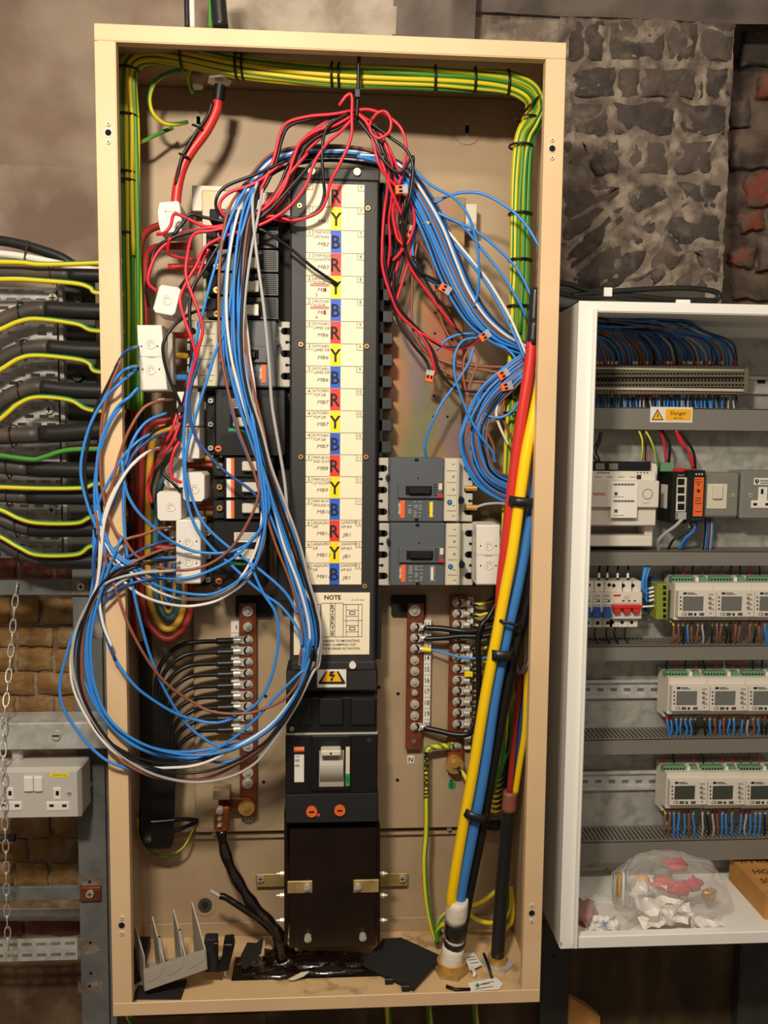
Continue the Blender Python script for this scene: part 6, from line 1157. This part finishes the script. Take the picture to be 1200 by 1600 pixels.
for i, x in enumerate((918, 936, 949, 965, 981)):
    wire('control_wire', f'black wire into the top of a small breaker, {("first", "second", "third", "fourth", "fifth")[i]} from left', f'{x+1},884,.27 {x},895,.265 {x},906,.26', .0019, 'w_black'); G().cyl(P(x, 896, .263), P(x, 903, .26), .0024, 'paper', n=8).thing('wire_marker', f'white marker on the {("first", "second", "third", "fourth", "fifth")[i]} wire over the small breakers', 'wire marker')
    if i < 4: wire('control_wire', f'thin black wire below a small breaker, {("first", "second", "third", "fourth")[i]} from left', f'{x+12},981,.262 {x+11},990,.262 {x+13},1000,.268 {x+20},1008,.275', .0016, 'w_black')
gt = T('green_terminal', 'olive green terminal block with six screws beside the meters', 'terminal block', 1034, 968, .3); part('body', gt, (1026, 912, 1044, 968), .238, .27, 'olive_term', .001); part('backing', gt, (1020, 906, 1030, 962), .262, .303, 'w_dblue', .001)
for i in range(6): disc('screw', gt, 1032, 918+i*9, 2.2, .2372, .24, 'olive_term', 8); part('slot', gt, (1036, 915+i*9, 1041, 921+i*9), .2376, .24, 'hole', 0)
for i in range(4): wire('control_wire', f'{"blue" if i != 2 else "dark blue"} wire curling from the duct to the green terminal, {("first", "second", "third", "fourth")[i]}', f'{1008+i*3},882,.255 {1004+i*2},905,.25 {1004+i*2},{918+i*4},.25 {1011},{921+i*6},.25 {1024},{917+i*6.5},.255', .0021, 'w_blue' if i != 2 else 'w_dblue'); G().cyl(P(1014, 920+i*6.3, .25), P(1021, 918+i*6.3, .252), .0024, 'paper', n=8).thing('wire_marker', f'white marker at the green terminal, {("first", "second", "third", "fourth")[i]} from top', 'wire marker')
wire('wire', 'bare white wire between the red bar and the green terminal', '1003,948,.25 1022,947,.25', .0022, 'w_white')
# energy meters
NR, NC = ('top', 'middle', 'bottom'), ('left', 'middle', 'right')
for rix, (fx, fy, fh, pit) in enumerate(((1060, 924, 40, 60), (1050, 1072, 39, 60), (1047, 1220, 38, 59.5))):
    for cix in range(3):
        x = fx+cix*pit; o = T('energy_meter', f'{NC[cix]} white energy meter in the {NR[rix]} meter row', 'energy meter', x+30, fy+fh+8, .3, 'white energy meters'); X = lambda u: x+u*pit
        part('base', o, (X(-.05)-9+cix*2, fy-24, X(.95)-9+cix*2, fy+fh+9), .268, .303, 'meter', .001); part('shoulder', o, (X(-.1), fy-13, X(.895), fy+fh+5), .244, .27, 'meter', .001); fr_ = part('front', o, (X(0), fy, X(.985), fy+fh), .229, .246, 'meter', .0008)
        part('screen', fr_, (X(.12), fy+8, X(.65), fy+fh*.76), .2283, .23, 'lcd' if rix < 2 else 'lcd_dark', 0); g = G()
        g.text('CE', X(.155), fy+fh*.89, 5, .2286, 'ink', 0, .01); [g.pbox((X(.25+i*.15), fy+fh*.84, X(.25+i*.15+.12), fy+fh*.95), .2286, .23, 'ink_soft', 0) for i in (0, 2)]; g.pbox((X(.41), fy+fh*.85, X(.47), fy+fh*.95), .2286, .23, 'ink', 0); g.pbox((X(.13), fy+1.5, X(.22), fy+5), .2286, .23, 'ink', 0); [g.pbox((X(.24), fy+2+i*2, X(.42+i*.06), fy+3+i*2), .2286, .23, 'ink', 0) for i in range(2)]; [g.pbox((X(.04), fy+8+i*6, X(.08), fy+11+i*6), .2286, .23, 'ink_soft', 0) for i in range(4)]; g.pcyl(X(.84), fy+fh*.86, 1.2, .2286, .23, 'ink', 8); g.pbox((X(.79), fy+4.5, X(.92), fy+5.5), .2286, .23, 'ink_soft', 0); g.build('front_print', fr_)
        for i in range(3): c = P(X(.86), fy+11.5+i*7.5, .228); rr = PXL(2.6, .228); G().cyl((c.x-rr*.9, .2278, c.z+rr*.3), (c.x-rr*.9, .2295, c.z+rr*.3), rr, 'grey_box', n=12).box(c.x-rr*.6, c.x+rr*1.6, .2276, .2295, c.z-rr*.9, c.z, 'grey_plastic').build('button', fr_)
        part('terminal_plug', o, (X(-.17), fy-23, X(.42), fy-14), .256, .27, 'green_term', .0006); part('terminal_plug', o, (X(.57), fy-23, X(.73), fy-14), .256, .27, 'green_term', .0006); part('link', o, (X(.45), fy-22, X(.54), fy-15), .255, .27, 'white', .0005)
        g = G(); [g.pcyl(X(-.13+.08*i), fy-18.5, 1.6, .2555, .258, 'hole', 8) for i in range(7)]; g.build('terminal_holes', o); part('terminal_cover', o, (X(-.12), fy+fh+3, X(.8), fy+fh+8), .25, .27, 'clear_dark', .0005)
        for i in range(7):
            u = X(-.14+.125*i)+rt.uniform(-1, 1); c = rt.choice('bbbnkgb' if rix else 'nkgbnkb'); c2 = rt.choice('kgnrk')
            if u < 1205:
                wire('control_wire', f'{CW[c][1]} wire below the {NR[rix]} meter row dropping into the duct', [(u, fy+fh+8, .268), (u+rt.uniform(-1, 1), fy+fh+18, .262), (u+rt.uniform(-3, 3), fy+fh+(30 if rix < 2 else 38), .262), (u+rt.uniform(-3, 3), fy+fh+(42 if rix < 2 else 54), .268)], .0021, CW[c][0], group=f'wires below the {NR[rix]} meter row', n=6, sub=4)
                if i % 2 == 0: wire('control_wire', f'{CW[c2][1]} wire above the {NR[rix]} meter row', [(u, fy-24, .28), (u+rt.uniform(-2, 2), fy-33, .278), (u+rt.uniform(-4, 4), fy-46, .28)], .0017, CW[c2][0], group=f'wires above the {NR[rix]} meter row', n=6, sub=3)
                m = rt.choice(['paper', 'sign_amber', 'red_plastic', 'ivory']); G().cyl(P(u, fy+fh+9, .266), P(u, fy+fh+14, .263), .0026, m, n=8).thing('wire_marker', f'{ {"paper": "white", "sign_amber": "yellow", "red_plastic": "red", "ivory": "cream"}[m]} marker sleeve below the {NR[rix]} meter row', 'wire marker', f'marker sleeves below the {NR[rix]} meter row')
# ------------------------------------------------------------------ bag and box on the enclosure floor
FZ = ez0+.002
def floorp(px, py): return PZ(px, py, FZ)
bag = T('plastic_bag', 'clear plastic bag of parts on the enclosure floor', 'bag', 1040, 1465, .15)
def film(name, c, rx, ry, rz, seed, parent, m='bagfilm', n=44, k=26, amp=.16):
    vs = []
    for i in range(k+1):
        th = math.pi*i/k
        for j in range(n):
            a = 2*math.pi*j/n; d = Vector((math.sin(th)*math.cos(a), math.sin(th)*math.sin(a), math.cos(th))); nn = noise.noise(d*2.2+Vector((seed, 0, 0)))+.55*abs(noise.noise(d*5+Vector((0, seed, 0))))+.22*abs(noise.noise(d*11+Vector((0, 0, seed))))
            q = Vector(c)+Vector((d.x*rx, d.y*ry, d.z*rz))*(1+amp*nn); q.z = max(q.z, FZ+.001); vs.append(q)
    g = G(); g.add(vs, [(i*n+j, (i+1)*n+j, (i+1)*n+(j+1) % n, i*n+(j+1) % n) for i in range(k) for j in range(n)], m, False); return g.build(name, parent)
bc_ = P(1042, 1418, .17); film('film', (bc_.x, .165, FZ+.045), .105, .062, .062, 2.0, bag); film('film_tail', (P(948, 1440, .14).x, .14, FZ+.018), .055, .04, .026, 5.0, bag)
def inbag(name, px, py, Y, rx, rz, m, label, cat, seed=1):
    g = G(); c = P(px, py, Y); c.z = max(c.z, FZ+rz+.002); blob(g, c, rx, rx*.6, rz, m, 14, 9, .35, 40+seed*7); g.thing(name, label, cat)
for i, q in enumerate(((1036, 1380, .15, .02, .012, 'red_plastic', 'red plastic part at the left of the bag top'), (1062, 1388, .145, .02, .012, 'red_plastic', 'red plastic part in the middle of the bag'), (1082, 1382, .15, .016, .012, 'ink_red', 'darker red part at the right of the bag'), (1050, 1352, .18, .026, .010, 'ink_red', 'red film scrap at the top of the bag'),
                       (1005, 1382, .16, .012, .016, 'sign_amber', 'yellow part inside the bag'), (1108, 1398, .15, .013, .012, 'brass', 'brass fitting inside the bag'), (1000, 1395, .14, .016, .018, 'paper', 'white part inside the bag beside the coil'), (1035, 1362, .17, .02, .016, 'grey_duct', 'grey part high inside the bag'))): inbag('bagged_part', *q, 'part', i)
for i in range(4):
    c = P(968, 1390, .165); c.z = FZ+.05; rr = .026+.002*i; G().tube([c+Vector((.008*i-.01+.3*math.sin(a)*.02, math.sin(a)*.02, math.cos(a)*rr)) for a in [2*math.pi*k/20 for k in range(21)]], .0024, ('w_grey', 'c_dyellow', 'w_white', 'galv')[i], 6, caps=False).thing('cable_coil', f'{("grey", "yellow", "white", "silver")[i]} coil of cable in the left of the bag', 'coil')
def crumple(name, pts, Y, label, m, seed, n=14, k=7, amp=.008):
    a, b, c, d = [P(x, y, Y) for x, y in pts]; vs = []
    for i in range(k+1):
        for j in range(n+1):
            u, v = j/n, i/k; q = a.lerp(b, u).lerp(d.lerp(c, u), v); q.y += amp*2*noise.noise(Vector((u*4+seed, v*3, 0)))+amp*abs(noise.noise(Vector((u*9, v*7, seed)))); q.z = max(q.z+amp*.7*noise.noise(Vector((u*5, seed, v*5))), FZ+.001); vs.append(q)
    nv = len(vs); vs2 = [q+Vector((0, .001, 0)) for q in vs]; g = G(); fs = [(i*(n+1)+j, i*(n+1)+j+1, (i+1)*(n+1)+j+1, (i+1)*(n+1)+j) for i in range(k) for j in range(n)]
    g.add(vs+vs2, fs+[tuple(x+nv for x in reversed(f)) for f in fs], m); return g.thing(name, label, 'paper')
crumple('paper_wrapper', [(988, 1398), (1082, 1408), (1074, 1444), (1004, 1452)], .095, 'crumpled white paper in the front of the bag', 'paper', 1.3); crumple('paper_wrapper', [(1078, 1424), (1132, 1442), (1126, 1466), (1082, 1458)], .09, 'folded white paper at the right front of the bag', 'paper', 4.1, 8, 5, .005)
o = crumple('printed_wrapper', [(928, 1432), (968, 1434), (962, 1464), (918, 1464)], .10, 'white wrapper with blue lettering left of the bag', 'paper', 7.7, 8, 5, .005); g = G(); [g.text(s_, x, y, 6, .088, 'w_blue', r_, .03, .8) for s_, x, y, r_ in (('SIG', 944, 1442, -.6), ('SIG', 926, 1456, 1.2), ('S', 938, 1459, .5))]; g.build('blue_print', o)
g = G(); c = P(912, 1440, .15); blob(g, (c.x, .15, FZ+.016), .022, .03, .016, 'ink_red' if 0 else 'c_dred', 14, 9, .3, 50); g.thing('red_pouch', 'dark red pouch in the left corner of the enclosure floor', 'pouch')
cbx = T('cardboard_box', 'brown cardboard box with black handwriting on its lid', 'box', 1198, 1451, .14); c = P(1197, 1399, .135); bz1 = c.z; bx0 = c.x; by1 = PZ(1143, 1339, bz1).y
g = G().box(bx0, bx0+.2, .135, by1, FZ, bz1, 'card', .001); g.build('carton', cbx); G().box(bx0-.0008, bx0+.2, .134, by1+.001, bz1-.001, bz1+.0015, 'card', .0004).build('lid_flap', cbx); g = G()
for s_, px, py, h in (("IT'S WIRED", 1157, 1346, .014), ('HIGH', 1176, 1362, .016), ('SOCKET', 1188, 1376, .015)): g.text3(s_, PZ(px, py, bz1+.0018), h, 'ink', 0, .012, .8, 'L', .2, Vector((1, 0, 0)), Vector((0, 1, 0)))
g.build('handwriting', cbx)
